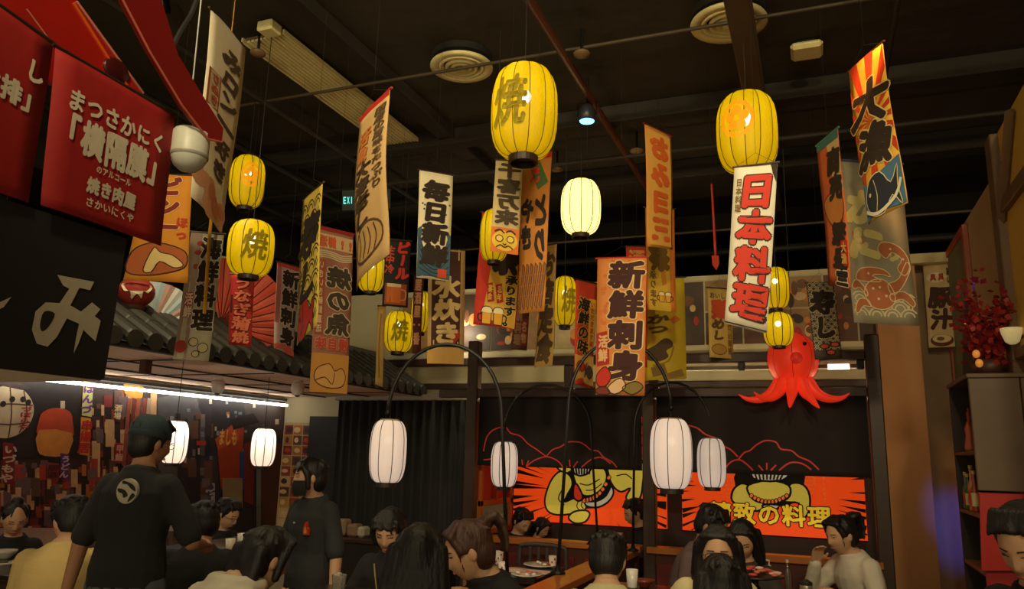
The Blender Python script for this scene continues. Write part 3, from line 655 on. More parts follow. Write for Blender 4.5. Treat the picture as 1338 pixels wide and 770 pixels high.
b = B(); b.box((-2.86, BACK-.02, 0), (.52, BACK-.001, 2.2)); struct('wall_booth_lining', b, mat((50, 30, 24), .6))
# murals of the booths: lit print boxes
OR = mat((232, 70, 14), .5, emit=.6, var=.05); MK = mat((24, 14, 12), .6); MY = mat((214, 190, 70), .5, emit=.38, var=.05); MW = mat((214, 204, 170), .5, emit=.3); MR = mat((200, 50, 30), .5, emit=.4); MO = mat((226, 110, 40), .5, emit=.45)
def rays(s, cx, cy, n, x0, x1, y0, y1, seed, gap):
    r2 = random.Random(seed); b = B()
    for k in range(n):
        a = 2*pi*(k+r2.uniform(-.3, .3))/n; R1 = r2.uniform(*gap); w = r2.uniform(.004, .016)
        d = np.array([cos(a), sin(a)*.8]); p = np.array([cx, cy]); far = 1e9
        if d[0] > 0: far = min(far, (x1-p[0])/d[0])
        if d[0] < 0: far = min(far, (x0-p[0])/d[0])
        if d[1] > 0: far = min(far, (y1-p[1])/d[1])
        if d[1] < 0: far = min(far, (y0-p[1])/d[1])
        if far < R1*1.1: continue
        q = np.array([-d[1], d[0]]); e = p+d*far; i = p+d*R1
        A, C_ = e+q*w, e-q*w
        A = np.clip(A, (x0, y0), (x1, y1)); C_ = np.clip(C_, (x0, y0), (x1, y1))
        b = B(); b.add([s.S(*i, s.hh(1)), s.S(*A, s.hh(1)), s.S(*C_, s.hh(1))], [(0, 1, 2)]); obj('ray_print', b, MK, s.parent)
def ink(s, pts, m, w=.012, sm=3, layer=3, name='figure_print'):
    P = s.pxs(pts); s.poly(P, m, layer, name=name, sm=sm); s.line(P, w, MK, layer+1, closed=True, sm=sm)
MB = BACK-.06
t = empty('booth_mural', (-2.1, MB, .95), 'orange lit mural with a yellow muscular figure and black rays', 'mural')
s = Sheet((-2.78, MB, 1.95), (-1.30, MB, 1.95), (-1.30, MB, .955), (-2.78, MB, .955), t); board(s, OR, .04)
cx, cy = s.px(772, 642); rays(s, cx, cy, 54, 0, 1, 0, s.H, 5, (.26, .42))
ink(s, [(742, 614), (800, 608), (802, 638), (786, 660), (762, 664), (748, 664), (738, 650), (746, 636)], MK, sm=2, layer=2)
ink(s, [(722, 602), (746, 602), (748, 614), (736, 618)], MY, layer=3)
ink(s, [(733, 616), (745, 622), (748, 634), (742, 646), (738, 656), (748, 652), (758, 650), (766, 655), (766, 664), (760, 669), (745, 672), (728, 673), (716, 668), (712, 655), (716, 638), (723, 624)], MY, layer=4)
s.line(s.pxs([(735, 640), (730, 652), (738, 660)]), .008, MK, 7); s.line(s.pxs([(756, 655), (754, 662), (758, 667)]), .006, MK, 7); s.line(s.pxs([(761, 655), (760, 661), (763, 665)]), .006, MK, 7)
ink(s, [(743, 677), (750, 669), (765, 667), (771, 672), (765, 682), (752, 684)], MY, layer=5)
ink(s, [(750, 618), (762, 612), (785, 610), (793, 620), (790, 634), (778, 646), (764, 648), (756, 640), (752, 630)], MY, layer=5)
s.line(s.pxs([(758, 632), (770, 634), (784, 626)]), .007, MK, 8); s.line(s.pxs([(766, 641), (776, 640), (787, 632)]), .006, MK, 8)
ink(s, [(797, 602), (839, 602), (840, 632), (836, 652), (825, 656), (818, 650), (824, 638), (812, 643), (802, 636), (796, 622)], MY, layer=5)
s.line(s.pxs([(806, 622), (818, 620), (826, 626)]), .007, MK, 8); s.line(s.pxs([(826, 613), (836, 612)]), .006, MK, 8)
ink(s, [(765, 656), (780, 655), (792, 648), (799, 636), (802, 645), (795, 656), (782, 663), (768, 662)], MW, layer=6)
for k in range(9):
    q = k/8; x, y = 764+32*q, 654-6*q-24*q**3; ink(s, [(x-3, y+1), (x, y-3), (x+3, y), (x, y+3.5)], MO, .005, 2, 8, 'rope_print')
ink(s, [(750, 637), (753, 632), (758, 639), (762, 650), (757, 655), (750, 650)], MR, layer=9, name='bottle_print')
ink(s, [(744, 600), (776, 600), (771, 616), (764, 621), (752, 620)], MW, layer=8, sm=2, name='bowl_print')
for k in range(7): s.line(s.pxs([(747+4.4*k, 602), (751+3.2*k, 620)]), .012, MK, 10, sm=0, name='bowl_stripe_print')
t = empty('booth_mural', (-.5, MB, .95), 'orange lit mural with large yellow characters under a seated figure', 'mural')
s = Sheet((-1.16, MB, 1.95), (.345, MB, 1.95), (.345, MB, .955), (-1.16, MB, .955), t); board(s, OR, .04)
cx, cy = s.px(1005, 640); rays(s, cx, cy, 60, 0, 1, 0, s.H, 9, (.36, .5))
db = B()
for i in range(13):
    for j in range(7):
        for sgn in (-1, 1):
            x, y = 1005+sgn*(34+i*4.0)+(j % 2)*2, 618+j*5.4
            if abs(x-1005) < 62-abs(j-3)*1.5: s.disc(*s.px(x, y), .006, .006, None, 1, b=db, n=6)
tag(obj('halftone_print', db, mat((236, 130, 50), .5, emit=.2), t), kind='stuff')
ink(s, [(968, 606), (1042, 606), (1048, 640), (1030, 660), (984, 660), (964, 645)], MK, sm=2, layer=2)
ink(s, [(972, 632), (985, 640), (998, 660), (990, 668), (972, 664), (957, 655), (957, 643), (963, 635)], MY, layer=4)
ink(s, [(1034, 632), (1050, 634), (1058, 648), (1057, 668), (1048, 680), (1040, 672), (1044, 658), (1026, 656), (1022, 648)], MY, layer=4)
ink(s, [(978, 634), (1005, 628), (1030, 634), (1032, 648), (1020, 656), (1005, 658), (988, 655), (979, 646)], MY, layer=5)
ink(s, [(972, 600), (1036, 600), (1032, 618), (1022, 628), (990, 628), (977, 618)], MW, layer=6, sm=2, name='bowl_print')
for k in range(9): s.line(s.pxs([(976+6.6*k, 608), (985+4.3*k, 627)]), .010, MK, 9, sm=0, name='bowl_stripe_print')
for k in range(11):
    x = 982+4.6*k; y = 648+8*(1-((k-5)/5)**2); ink(s, [(x-3, y), (x, y-3.2), (x+3, y), (x, y+3.2)], MO, .005, 2, 8, 'rope_print')
ink(s, [(996, 660), (1018, 660), (1012, 668), (1002, 668)], MW, layer=7, sm=2)
a, c = s.px(926, 656), s.px(1088, 690)
BYE = mat((232, 186, 40), .5, emit=.5)
s.text('精致の料理', a[0], a[1]-.01, c[0], c[1]+.01, BYE, out=MK, bold=.03, ob=.075, vert=False, layer=12)
for px_ in (941, 1063, 1076):
    a, c = s.px(px_-3, 612 if px_ > 1070 else 606), s.px(px_+4, 658 if px_ > 1070 else 634); s.text('美味しいです' if px_ > 1070 else '味いです', a[0], a[1], c[0], c[1], mat((232, 150, 50), .5, emit=.2), layer=3)
# black noren over the booths with red cloud outlines
for lab, x0, x1, L in (('black noren with red cloud outlines over the first booth', -2.76, -1.32, [[(632, 590), (636, 572), (645, 562), (660, 558), (667, 566), (680, 570), (690, 580), (702, 588), (714, 597)], [(714, 597), (722, 588), (733, 584), (742, 578), (757, 578), (766, 583), (772, 588), (782, 590), (788, 597), (800, 604), (806, 611)], [(632, 601), (642, 600), (650, 596), (662, 604), (672, 611)], [(688, 610), (698, 602), (714, 597), (728, 602), (736, 611)], [(683, 608), (682, 601)], [(688, 609), (691, 602)], [(745, 610), (744, 601)], [(749, 611), (755, 603)], [(741, 611), (736, 604)], [(760, 611), (772, 601), (786, 598), (798, 606)]]),
                       ('black noren with red cloud outlines over the second booth', -1.20, .35, [[(900, 556), (912, 560), (922, 568), (938, 574), (946, 583), (955, 588), (964, 597)], [(964, 602), (972, 592), (980, 589), (988, 582), (1000, 576), (1014, 578), (1020, 587), (1034, 589), (1044, 597), (1058, 603), (1070, 614)], [(946, 614), (955, 604), (966, 601), (976, 607), (984, 615)], [(1002, 614), (1002, 605)], [(1007, 615), (1014, 608)], [(997, 615), (991, 608)], [(1018, 615), (1032, 605), (1048, 606), (1060, 614)]])):
    t = empty('booth_noren', (x0, BY, 1.47), lab, 'curtain')
    s = Sheet((x0, BY-.005, 2.06), (x1, BY-.005, 2.06), (x1, BY-.005, 1.475), (x0, BY-.005, 1.475), t); s.cloth(mat((32, 24, 22), .85, scale=6), 'cloth')
    rb = mat((196, 44, 36), .6, emit=.1)
    for l in L: s.line(s.pxs(l), .0075, rb, 1, name='cloud_outline')
# left side of the first booth: orange lattice screen
t = empty('lattice_screen', (-2.8, 6.6, .9), 'orange lit timber lattice at the left end of the first booth', 'screen')
ow = mat((190, 96, 34), .5)
for p, q in (((-2.80, 6.42, .92), (-2.77, 6.47, 1.9)), ((-2.80, 7.14, .92), (-2.77, 7.19, 1.9)), ((-2.80, 6.42, 1.12), (-2.77, 7.19, 1.17)), ((-2.80, 6.42, 1.62), (-2.77, 7.19, 1.66)), ((-2.80, 6.78, 1.17), (-2.77, 6.81, 1.62)), ((-2.80, 6.42, .87), (-2.77, 7.19, .92))):
    b = B(); b.bbox(p, q, .004); obj('lattice_bar', b, ow, t)
b = B(); b.box((-2.84, 6.42, 1.17), (-2.81, 7.19, 1.62)); obj('red_panel', b, mat((170, 34, 26), .6, emit=.06), t)
b = B(); b.box((-2.83, 6.42, 0), (-2.77, 7.19, .869)); obj('base_panel', b, RW, t)

# ------------------------------------------------------------------ right side: cabinet, picture, plant, wall bowl lamp
t = empty('tall_cabinet', (.95, 5.2, 0), 'tall grey brown cabinet with open end shelves at the right', 'cabinet')
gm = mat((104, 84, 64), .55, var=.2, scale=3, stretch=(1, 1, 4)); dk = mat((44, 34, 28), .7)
b = B(); b.bbox((.80, 4.94, 1.45), (1.045, 4.97, 2.06), .004); obj('front_panel', b, gm, t)
b = B(); b.bbox((1.05, 4.94, .1), (1.099, 4.97, 2.06), .004); obj('front_panel', b, gm, t)
b = B(); b.box((.80, 4.95, .0), (1.045, 4.97, 1.44)); obj('lower_panel', b, mat((160, 30, 26), .5), t)
b = B(); b.bbox((.79, 4.93, 2.06), (1.099, 5.66, 2.085), .004); obj('top', b, gm, t)
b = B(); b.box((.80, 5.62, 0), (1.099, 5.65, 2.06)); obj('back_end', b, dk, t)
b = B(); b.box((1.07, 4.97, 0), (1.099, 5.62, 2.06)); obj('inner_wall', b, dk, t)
for z in (.55, 1.0, 1.30, 1.64): b = B(); b.bbox((.80, 4.97, z), (1.07, 5.62, z+.022), .004); obj('shelf', b, mat((120, 74, 44), .5), t)
for k, (y, r, h, c, lab) in enumerate(((5.50, .020, .20, (40, 110, 56), 'slim green bottle on the cabinet shelf, leftmost'), (5.42, .020, .19, (46, 90, 50), 'dark green bottle on the cabinet shelf'), (5.30, .022, .24, (190, 110, 50), 'tall amber bottle on the cabinet shelf'), (5.22, .020, .21, (150, 60, 36), 'red brown bottle on the cabinet shelf nearest the front panel'))):
    p = (.826, y, 1.323); b = B(); b.lathe([(r*.9, 0), (r, .01), (r, h*.6), (r*.45, h*.75), (r*.4, h*.95), (r*.46, h)], p, 14); o = obj('bottle', b, mat(c, .25, coat=.5), loc=p, smooth=True); tag(o, lab, 'bottle', 'bottles on the cabinet shelf')
    b = B(); b.lathe([(r*.5, h), (r*.5, h+.02)], p, 10); obj('cap', b, mat((200, 170, 90), .4), o)
    b = B(); b.lathe([(r*1.02, h*.15), (r*1.02, h*.5)], p, 14, cap=False); obj('paper_label', b, mat((210, 190, 130) if k % 2 else (190, 60, 40), .7), o)
p = np.array((.84, 5.3, 1.664)); o = empty('figurine', p, 'small orange figurine with raised branches on the upper cabinet shelf', 'figurine')
b = B(); b.lathe([(.03, 0), (.034, .02), (.022, .09), (.026, .13), (.012, .17)], p, 14); obj('body', b, mat((190, 96, 60), .5), o, smooth=True)
for dx, dz in ((-.05, .2), (.03, .23), (-.02, .25)): b = B(); b.tube([p+np.array([0, 0, .12]), p+np.array([0, dx*.6, .17]), p+np.array([0, dx, dz])], .005, 6); obj('branch', b, mat((170, 60, 40), .5), o)
# red maple in a pot on the cabinet
p = np.array((.95, 5.15, 2.087)); o = empty('potted_maple', p, 'red leaved plant standing on top of the tall cabinet', 'plant')
b = B(); b.lathe([(.06, 0), (.09, .02), (.10, .09), (.085, .09), (.08, .07)], p, 18); obj('pot', b, mat((70, 40, 34), .5), o, smooth=True)
lb = B(); r3 = random.Random(11)
for k in range(9):
    a = r3.uniform(0, 2*pi); e = p+np.array([.13*cos(a)*r3.uniform(.4, 1), .30*sin(a)*r3.uniform(.4, 1), r3.uniform(.28, .62)]); m_ = (p+e)/2+np.array([0, 0, .05])
    b = B(); b.tube([p+np.array([0, 0, .07]), m_, e], .005, 5); obj('stem', b, mat((80, 30, 26), .7), o)
    for _ in range(70):
        q = r3.uniform(.25, 1.05); c0 = p*(1-q)+e*q+np.array([r3.gauss(0, .03), r3.gauss(0, .05), r3.gauss(0, .045)]); c0[0] = min(c0[0], 1.02)
        u = np.array([r3.gauss(0, 1), r3.gauss(0, 1), r3.gauss(0, 1)]); u /= np.linalg.norm(u); w = np.cross(u, (.3, .5, .8)); w /= np.linalg.norm(w); z_ = r3.uniform(.03, .055)
        lb.add([c0, c0+u*z_*.5+w*z_*.4, c0+u*z_, c0+u*z_*.5-w*z_*.4], [(0, 1, 2, 3)])
tag(obj('leaves', lb, mat((150, 30, 26), .6, var=.4), o), kind='stuff')
for k, (dy, dz) in enumerate(((-.10, .12), (.12, .32), (-.16, .06))): b = B(); b.ell(p+np.array([-.08, dy, dz]), (.02, .02, .024)); obj('berry', b, mat((230, 150, 70), .4, emit=.3), o, smooth=True)
# framed picture on the right wall
o = empty('framed_picture', (1.09, 6.7, 2.3), 'orange framed tall picture on the right wall behind the plant', 'picture')
b = B(); b.box((1.075, 6.30, 2.1), (1.099, 7.2, 3.25)); obj('canvas', b, mat((96, 96, 70), .7, scale=3, var=.5), o)
for a, c in (((1.06, 6.24, 2.05), (1.0995, 6.30, 3.31)), ((1.06, 7.2, 2.05), (1.0995, 7.26, 3.31)), ((1.06, 6.30, 3.25), (1.0995, 7.2, 3.31)), ((1.06, 6.30, 2.05), (1.0995, 7.2, 2.1))): b = B(); b.bbox(a, c, .004); obj('frame_bar', b, mat((150, 70, 36), .5), o)
b = B(); b.add([(1.072, 6.35, 2.12), (1.072, 6.9, 2.12), (1.072, 6.7, 2.5), (1.072, 6.5, 2.75), (1.072, 6.4, 2.8)], [(0, 1, 2, 3, 4)]); obj('mountain_print', b, mat((40, 34, 30), .7), o)
# bowl lamp
c = at(1322, 438, X=1.02); k = mpp(c); o = empty('bowl_wall_lamp', c, 'pale bowl shaped wall lamp on the timber post', 'lamp')
b = B(); b.lathe([(4*k, -12*k), (8*k, -9*k), (12*k, 2*k), (13*k, 9*k), (12*k, 9*k), (10*k, 1*k), (3*k, -8*k)], c, 24); obj('bowl', b, mat((230, 210, 150), .4, emit=.25), o, smooth=True)
b = B(); b.tube([c+np.array([0, 0, -2*k]), c+np.array([.05, 0, -2*k])], .012, 8); obj('bracket', b, METAL, o)
# red sign on the cabinet front
o = empty('red_panel_sign', (.92, 4.92, .9), 'red panel with a cream lettered plate on the cabinet front', 'sign')
s = Sheet(at(1280, 646, Y=4.92), at(1336, 646, Y=4.92), at(1336, 746, Y=4.92), at(1283, 746, Y=4.92), o); board(s, mat((180, 34, 28), .5), .02)
s.rect(.34, .42, .95, .95, mat((222, 206, 170), .6), 1, name='plate'); s.text('酒', .45, .5, .85, .9, INK, layer=2, bold=.03)
# ------------------------------------------------------------------ lanterns
def lantern(px, py, w, h, D, label, paper, kind='yellow', ribs=10, glyph_ch=None, emblem=False, bulb=True, top=None, group=None, ang=0, base=True, emitbulb=22, cap=.42):
    c = at(px, py, D=D); k = mpp(c); R = w/2*k; Hh = h/2*k*1.03
    t = empty('paper_lantern', c, label, 'lantern', group)
    def rad(q): return R*(cap+(1-cap)*max(0, 1-abs(q)**3.0)**(1/2.0))
    def S(a, q, dh=0):
        lob = .955+.045*abs(sin(ribs*a/2)); r = rad(q)*lob+dh
        return c+np.array([r*cos(a), r*sin(a), q*Hh])
    n = ribs*6; qs = [-1, -.985, -.95, -.88, -.78, -.62, -.4, -.15, .15, .4, .62, .78, .88, .95, .985, 1]
    b = B(); b.rings([[S(2*pi*j/n, q) for j in range(n)] for q in qs], cap=False); shd = obj('shade', b, paper, t, smooth=True)
    rm = mat((70, 54, 12), .7) if kind == 'yellow' else mat((70, 66, 60), .7)
    for j in range(ribs):
        a = 2*pi*j/ribs; b = B(); b.tube([S(a, q, .0012) for q in qs], max(.0011, .55*k), 5); obj('rib', b, rm, shd)
    if base:
        b = B(); z0 = -Hh; r = R*cap; b.lathe([(r*.96, z0+.004), (r*1.06, z0+.006), (r*1.06, z0-h*.075*k), (r*.9, z0-h*.08*k), (r*.86, z0-.01)], c, 24); obj('base_ring', b, mat((40, 26, 14), .5), t, smooth=False)
    b = B(); r = R*cap; b.lathe([(r*1.02, Hh-.002), (r*1.02, Hh+.006), (r*.9, Hh+.008), (r*.9, Hh-.002)], c, 24); obj('top_ring', b, mat((120, 96, 40) if kind == 'yellow' else (150, 140, 120), .5), t)
    if bulb:
        q = c+np.array([0, 0, Hh*.36]); b = B(); b.ell(q, (R*.2, R*.2, R*.2)); obj('bulb', b, mat((255, 246, 225), .4, emit=emitbulb), t, smooth=True)
        b = B(); b.tube([q+np.array([0, 0, R*.18]), c+np.array([0, 0, Hh])], .007, 6); obj('bulb_holder', b, BLACK, t)
    zt = top if top is not None else CEIL
    b = B(); b.tube([c+np.array([0, 0, Hh*.95]), (c[0], c[1], zt)], .0025, 5); obj('cord', b, mat((40, 34, 26), .7), t)
    if top == 2.146: lamp('lantern_bulb_light', 'POINT', c+np.array([0, 0, Hh*.93]), 9, (1, .86, .7), .02)
    v = CAM-c; a0 = math.atan2(v[1], v[0])+radians(ang)
    if glyph_ch:
        V, Fc = glyph(glyph_ch, 0.0); b = B()
        for q_ in range(6):
            vs = []
            for gx, gy in V:
                qx, qy = gx-.5+.03*cos(q_*pi/3), gy-.38+.03*sin(q_*pi/3); qx += .12*qy
                vs.append(S(a0+qx*1.15, qy*1.15, .0035+q_*6e-5))
            b.add(vs, Fc); obj('lettering', b, mat((150, 130, 6), .7, emit=.22), shd)
    if emblem:
        om = mat((232, 150, 6), .7, emit=.55); b = B(); N = 30
        for r1, r2 in ((.40, .52),):
            vs = [S(a0+rr_*cos(x)*1.1, rr_*sin(x)*.95+.12, .003) for x in [2*pi*j/N for j in range(N)] for rr_ in (r1, r2)]
            b.add(vs, [(2*j, 2*j+1, (2*j+3) % (2*N), (2*j+2) % (2*N)) for j in range(N)])
        for j in range(5):
            x0 = 2*pi*j/5+.3; vs = [S(a0+.22*cos(x0)*1.1+.15*cos(x)*1.1, .22*sin(x0)*.95+.12+.13*sin(x), .003) for x in [2*pi*q/12 for q in range(12)]]; b.add(vs, [tuple(range(12))])
        obj('emblem', b, om, shd)
    return t, c, R, Hh
YP = paper_mat((226, 192, 0), .42, .10); WP = paper_mat((255, 232, 150), 2.6, .05)
GY = 'yellow hanging lanterns'
lantern(685, 147, 87, 120, 3.9, 'largest yellow lantern with a dark character, at top centre', YP, glyph_ch='焼', group=GY, ang=-28, ribs=12)
lantern(976, 174, 78, 102, 4.2, 'large yellow lantern with an orange crest above the red lettered white banner', YP, emblem=True, group=GY, ang=-18, ribs=12)
lantern(759, 271, 52, 70, 5.8, 'brightest warm white lantern hanging in the middle', WP, ribs=10, bulb=False)
lantern(323, 238, 45, 66, 5.4, 'yellow lantern with orange crest at upper left', YP, emblem=True, group=GY, ang=10)
lantern(328, 325, 60, 70, 4.6, 'yellow lantern with a dark character above the red fan', YP, glyph_ch='焼', group=GY, ang=10)
lantern(485, 356, 36, 50, 5.9, 'yellow lantern half behind the tall cream banner', YP, group=GY)
lantern(521, 434, 39, 51, 6.4, 'small yellow lantern with a character under the beer banner', YP, glyph_ch='焼', group=GY, ang=5)
lantern(550, 408, 26, 52, 6.9, 'yellow lantern mostly hidden behind the brown menu banner', YP, group=GY)
lantern(646, 308, 38, 66, 4.62, 'yellow lantern behind the daruma banner', YP, group=GY)
lantern(738, 394, 34, 62, 6.0, 'yellow lantern with a faint character left of the red and yellow seafood banner', YP, glyph_ch='焼', group=GY, ang=20)
lantern(1013, 377, 36, 52, 6.25, 'upper of two small yellow lanterns above the octopus lantern', YP, group=GY)
lantern(1017, 431, 38, 42, 5.35, 'lower of two small yellow lanterns above the octopus lantern', YP, group=GY)
LP = paper_mat((242, 224, 210), .6, .03); GW = 'white lanterns on arched stands'  # slight pink of the paper stands for red light falling on it
def ARCH(label, pole, bot, top_left, lan, D, w, h, lab2, fz, rr_=.011):
    """pole, top and lantern points in picture coordinates, all standing at depth D"""
    (x1, y1), (x2, y2), (xt, yt) = pole, lan[:2], top_left
    p1, p2 = at(x1, y1, D=D), at(x2, y2, D=D); pt = at(xt, yt, D=D)
    z0 = min(p1[2], p2[2]); ctr = (p1+p2)/2; hx = (p1-p2)/2; hz = pt[2]-z0
    arc = []
    for k in range(17):
        a = pi*k/16; q = ctr+hx*cos(a); q[2] = z0+hz*sin(a); arc.append(q)
    foot = at(*bot, Z=fz); p1_ = foot
    t = empty('arched_lamp_stand', foot, label, 'lamp stand')
    b = B(); b.tube([foot+np.array([0, 0, .02])]+arc, rr_, 8); obj('arched_pole', b, mat((26, 24, 24), .4), t, smooth=True)
    b = B(); b.lathe([(.045, 0), (.045, .010), (.02, .02), (.012, .05)], foot, 24); obj('base', b, METAL, t, smooth=True)
    b = B(); e = arc[-1]; b.ell(e, (.016, .016, .02)); obj('end_cap', b, METAL, t, smooth=True)
    _, c, R, Hh = lantern(lan[0], lan[2] if len(lan) > 2 else lan[1], w, h, D, lab2, LP, 'white', 8, top=float(e[2]), group=GW, bulb=True, emitbulb=3, cap=.52)
def ARCH2(label, pole, bot, top, lanx, lany, endy, fz, w, h, lab2, r=.011):
    D = float((at(*bot, Z=fz)-CAM).dot(F0)); ARCH(label, pole, bot, top, (lanx, endy, lany), D, w, h, lab2, fz, rr_=r)
ARCH2('black arched lamp stand leaning over the ponytailed diner', (656, 540), (663, 766), (585, 450), 507, 590, 540, .881, 48, 77, 'white lantern in front of the black curtain', .011)
ARCH2('black arched lamp stand beside the glowing rail', (743, 530), (729, 750), (808, 445), 877, 593, 530, .881, 55, 86, 'largest white lantern between the orange murals', .011)
ARCH2('thinner black arched lamp stand in front of the first booth', (772, 560), (781, 709), (715, 503), 659, 607, 560, .901, 35, 55, 'white lantern at the left end of the first booth', .010)
ARCH2('thin black arched lamp stand in front of the middle post', (829, 560), (827, 720), (880, 500), 930, 605, 560, .881, 38, 60, 'white lantern at the left edge of the second orange mural', .010)
lantern(344, 585, 32, 46, 6.4, 'small white lantern hanging in front of the mural alley', LP, 'white', 8, top=2.146, emitbulb=3, cap=.52)
lantern(228, 578, 34, 52, 5.3, 'white lantern partly behind the head of the capped waiter', LP, 'white', 8, top=2.146, emitbulb=3, cap=.52)

# ------------------------------------------------------------------ hanging banners
def banner(label, TL, TR, BR, BL, D, bgm, draw, rod=None, bend=.012, ph=None, name='hanging_banner', edge=None, swing=.45, string=True, border=None):
    d0 = at(*TL, D=D); p = at(*TR, Z=d0[2]); dR = (p-CAM).dot(F0)
    dR = min(max(dR, D-swing), D+swing) if (p-CAM).dot(F0) > 0 else D
    P = [d0, at(*TR, D=dR), at(*BR, D=dR), at(*BL, D=D)]
    t = empty(name, (P[2]+P[3])/2, label, 'banner', 'hanging restaurant banners')
    s = Sheet(*P, t, bend=bend, ph=rnd.uniform(0, 2) if ph is None else ph); s.cloth(bgm, edge=edge); draw(s)
    b = B(); b.tube([s.S(-.05, 0), s.S(1.05, 0)], .006, 8); obj('rod', b, rod or WOOD, t)
    if string:
        m_ = s.S(.5, 0); b = B(); apex = m_+np.array([0, 0, .07]); b.tube([s.S(.03, 0), apex, s.S(.97, 0)], .0009, 4); obj('hanging_loop', b, STRING, t)
        b = B(); b.tube([apex, (apex[0], apex[1], CEIL)], .0008, 4); obj('string', b, STRING, t)
    return s
C_ = lambda *c: mat(c, .8, var=.08)
K1 = C_(44, 30, 22)
def tones(s, n, m, seed, r=(.05, .12), y0=0, y1=1, layer=1, name='pattern_print'):
    r2 = random.Random(seed); b = B()
    for _ in range(n): s.disc(r2.uniform(.08, .92), s.H*r2.uniform(y0, y1), r2.uniform(*r), r2.uniform(*r), None, layer, b=b, n=10)
    tag(obj(name, b, m, s.parent), kind='stuff')
def waves(s, y0, y1, m, w=.03, nx=4, layer=1, dy=.16):
    b = B(); y = y0; j = 0
    while y < y1:
        for i in range(-1, nx+1):
            cx = (i+.5*(j % 2)+.5)/nx
            for f in (.5, .3):
                pts = [(cx+f/nx*cos(a), y-f/nx*sin(a)) for a in [pi*q/6 for q in range(7)]]
                pts = [p for p in pts if 0.01 < p[0] < .99]
                if len(pts) > 2: s.line(pts, w, None, layer, b=b, sm=0)
        y += dy; j += 1
    tag(obj('wave_print', b, m, s.parent), kind='stuff')
def fish(s, cx, cy, w, h, m, m2, layer=2, flip=1):
    P = [(cx+flip*w*x, cy+h*y) for x, y in ((-.5, .02), (-.3, -.3), (.05, -.36), (.28, -.1), (.5, -.34), (.44, 0), (.5, .34), (.28, .12), (.05, .34), (-.3, .3))]
    s.poly(P, m, layer, name='fish_print', sm=3); s.line(P, .018, m2, layer+1, closed=True); s.disc(cx-flip*w*.32, cy-h*.06, .035, .035, m2, layer+2, name='fish_eye_print')
    s.line([(cx-flip*w*.16, cy-h*.28), (cx-flip*w*.1, cy), (cx-flip*w*.16, cy+h*.26)], .015, m2, layer+1)
def mugs(s, cx, cy, w, layer=3):
    for i in (-1, 1):
        x = cx+i*w*.27
        s.poly([(x-.22*w, cy), (x+.22*w, cy), (x+.20*w, cy+.62*w), (x-.20*w, cy+.62*w)], C_(226, 164, 50), layer, name='beer_mug_print')
        s.line([(x-.22*w, cy), (x+.22*w, cy), (x+.20*w, cy+.62*w), (x-.20*w, cy+.62*w)], .02, K1, layer+1, closed=True, sm=0)
        s.poly([(x-.27*w, cy+.05*w), (x-.2*w, cy-.14*w), (x, cy-.2*w), (x+.2*w, cy-.14*w), (x+.27*w, cy+.05*w), (x, cy+.1*w)], C_(236, 220, 170), layer+2, name='beer_foam_print', sm=3)
        s.line([(x-.27*w, cy+.05*w), (x-.2*w, cy-.14*w), (x, cy-.2*w), (x+.2*w, cy-.14*w), (x+.27*w, cy+.05*w)], .02, K1, layer+3)
        s.line([(x+i*.22*w, cy+.15*w), (x+i*.38*w, cy+.2*w), (x+i*.36*w, cy+.45*w), (x+i*.21*w, cy+.5*w)], .03, K1, layer)

def f(s):
    H = s.H; s.text('みロン一好き', .34, .10*H, .92, .80*H, C_(84, 66, 50), bold=.055, brush=1.2)
    s.rect(.05, .30*H, .36, .49*H, C_(176, 84, 48), 1); s.rect(.09, .305*H, .32, .485*H, C_(196, 176, 140), 2); s.text('さぬき', .10, .31*H, .31, .48*H, C_(176, 84, 48), layer=4, bold=.04)
    tones(s, 9, C_(206, 150, 106), 2, (.10, .24), .86, .97); tones(s, 4, C_(196, 120, 80), 5, (.08, .14), .86, .95, 2)
banner('tall off white banner with loose brown brush characters, leftmost', (275, 12), (322, 63), (298, 306), (250, 257), 3.2, C_(226, 212, 180), f, bend=.02)
def f(s):
    H = s.H; s.text('ビン一', .30, .02*H, .80, .60*H, C_(130, 36, 22), out=C_(236, 214, 150), bold=.07, ob=.1); s.text('ほっ', .74, .40*H, .98, .62*H, C_(190, 60, 24), bold=.05)
    P = [(.02, .92*H), (.04, .74*H), (.30, .66*H), (.62, .66*H), (.95, .72*H), (.97, .84*H), (.80, .90*H), (.4, .95*H)]; s.poly(P, C_(176, 92, 40), 2, sm=3, name='bun_print'); s.line(P, .02, K1, 4, closed=True)
    Q = [(.30, .90*H), (.42, .70*H), (.55, .74*H), (.75, .76*H), (.93, .84*H), (.78, .87*H), (.55, .82*H), (.44, .92*H)]; s.poly(Q, C_(226, 196, 130), 3, sm=3, name='filling_print'); s.line(Q, .018, K1, 4, closed=True)
banner('orange banner with dark red characters and a filled bun, beside the white dome camera', (196, 228), (252, 229), (243, 369), (160, 366), 3.6, C_(214, 140, 36), f)
def f(s):
    H = s.H; s.rect(0, 0, .36, H, C_(150, 128, 110), 1); s.text('海鮮料理', .34, .03*H, 1.0, .78*H, K1, out=C_(220, 210, 180), bold=.05, ob=.085)
    s.text('活鮮', .08, .48*H, .34, .68*H, C_(225, 205, 170), out=C_(168, 44, 32), ob=.13)
    tones(s, 8, C_(150, 50, 40), 3, (.05, .12), .08, .44, 2); s.disc(.16, .9*H, .17, .2, C_(176, 60, 44), 2)
    for x, y, r in ((.5, .86, .13), (.78, .9, .15), (.6, .95, .1)): s.disc(x, y*H, r, r, C_(190, 176, 130), 2); s.line([(x+r*cos(a), y*H+r*sin(a)) for a in [2*pi*k/8 for k in range(8)]], .02, K1, 3, closed=True)
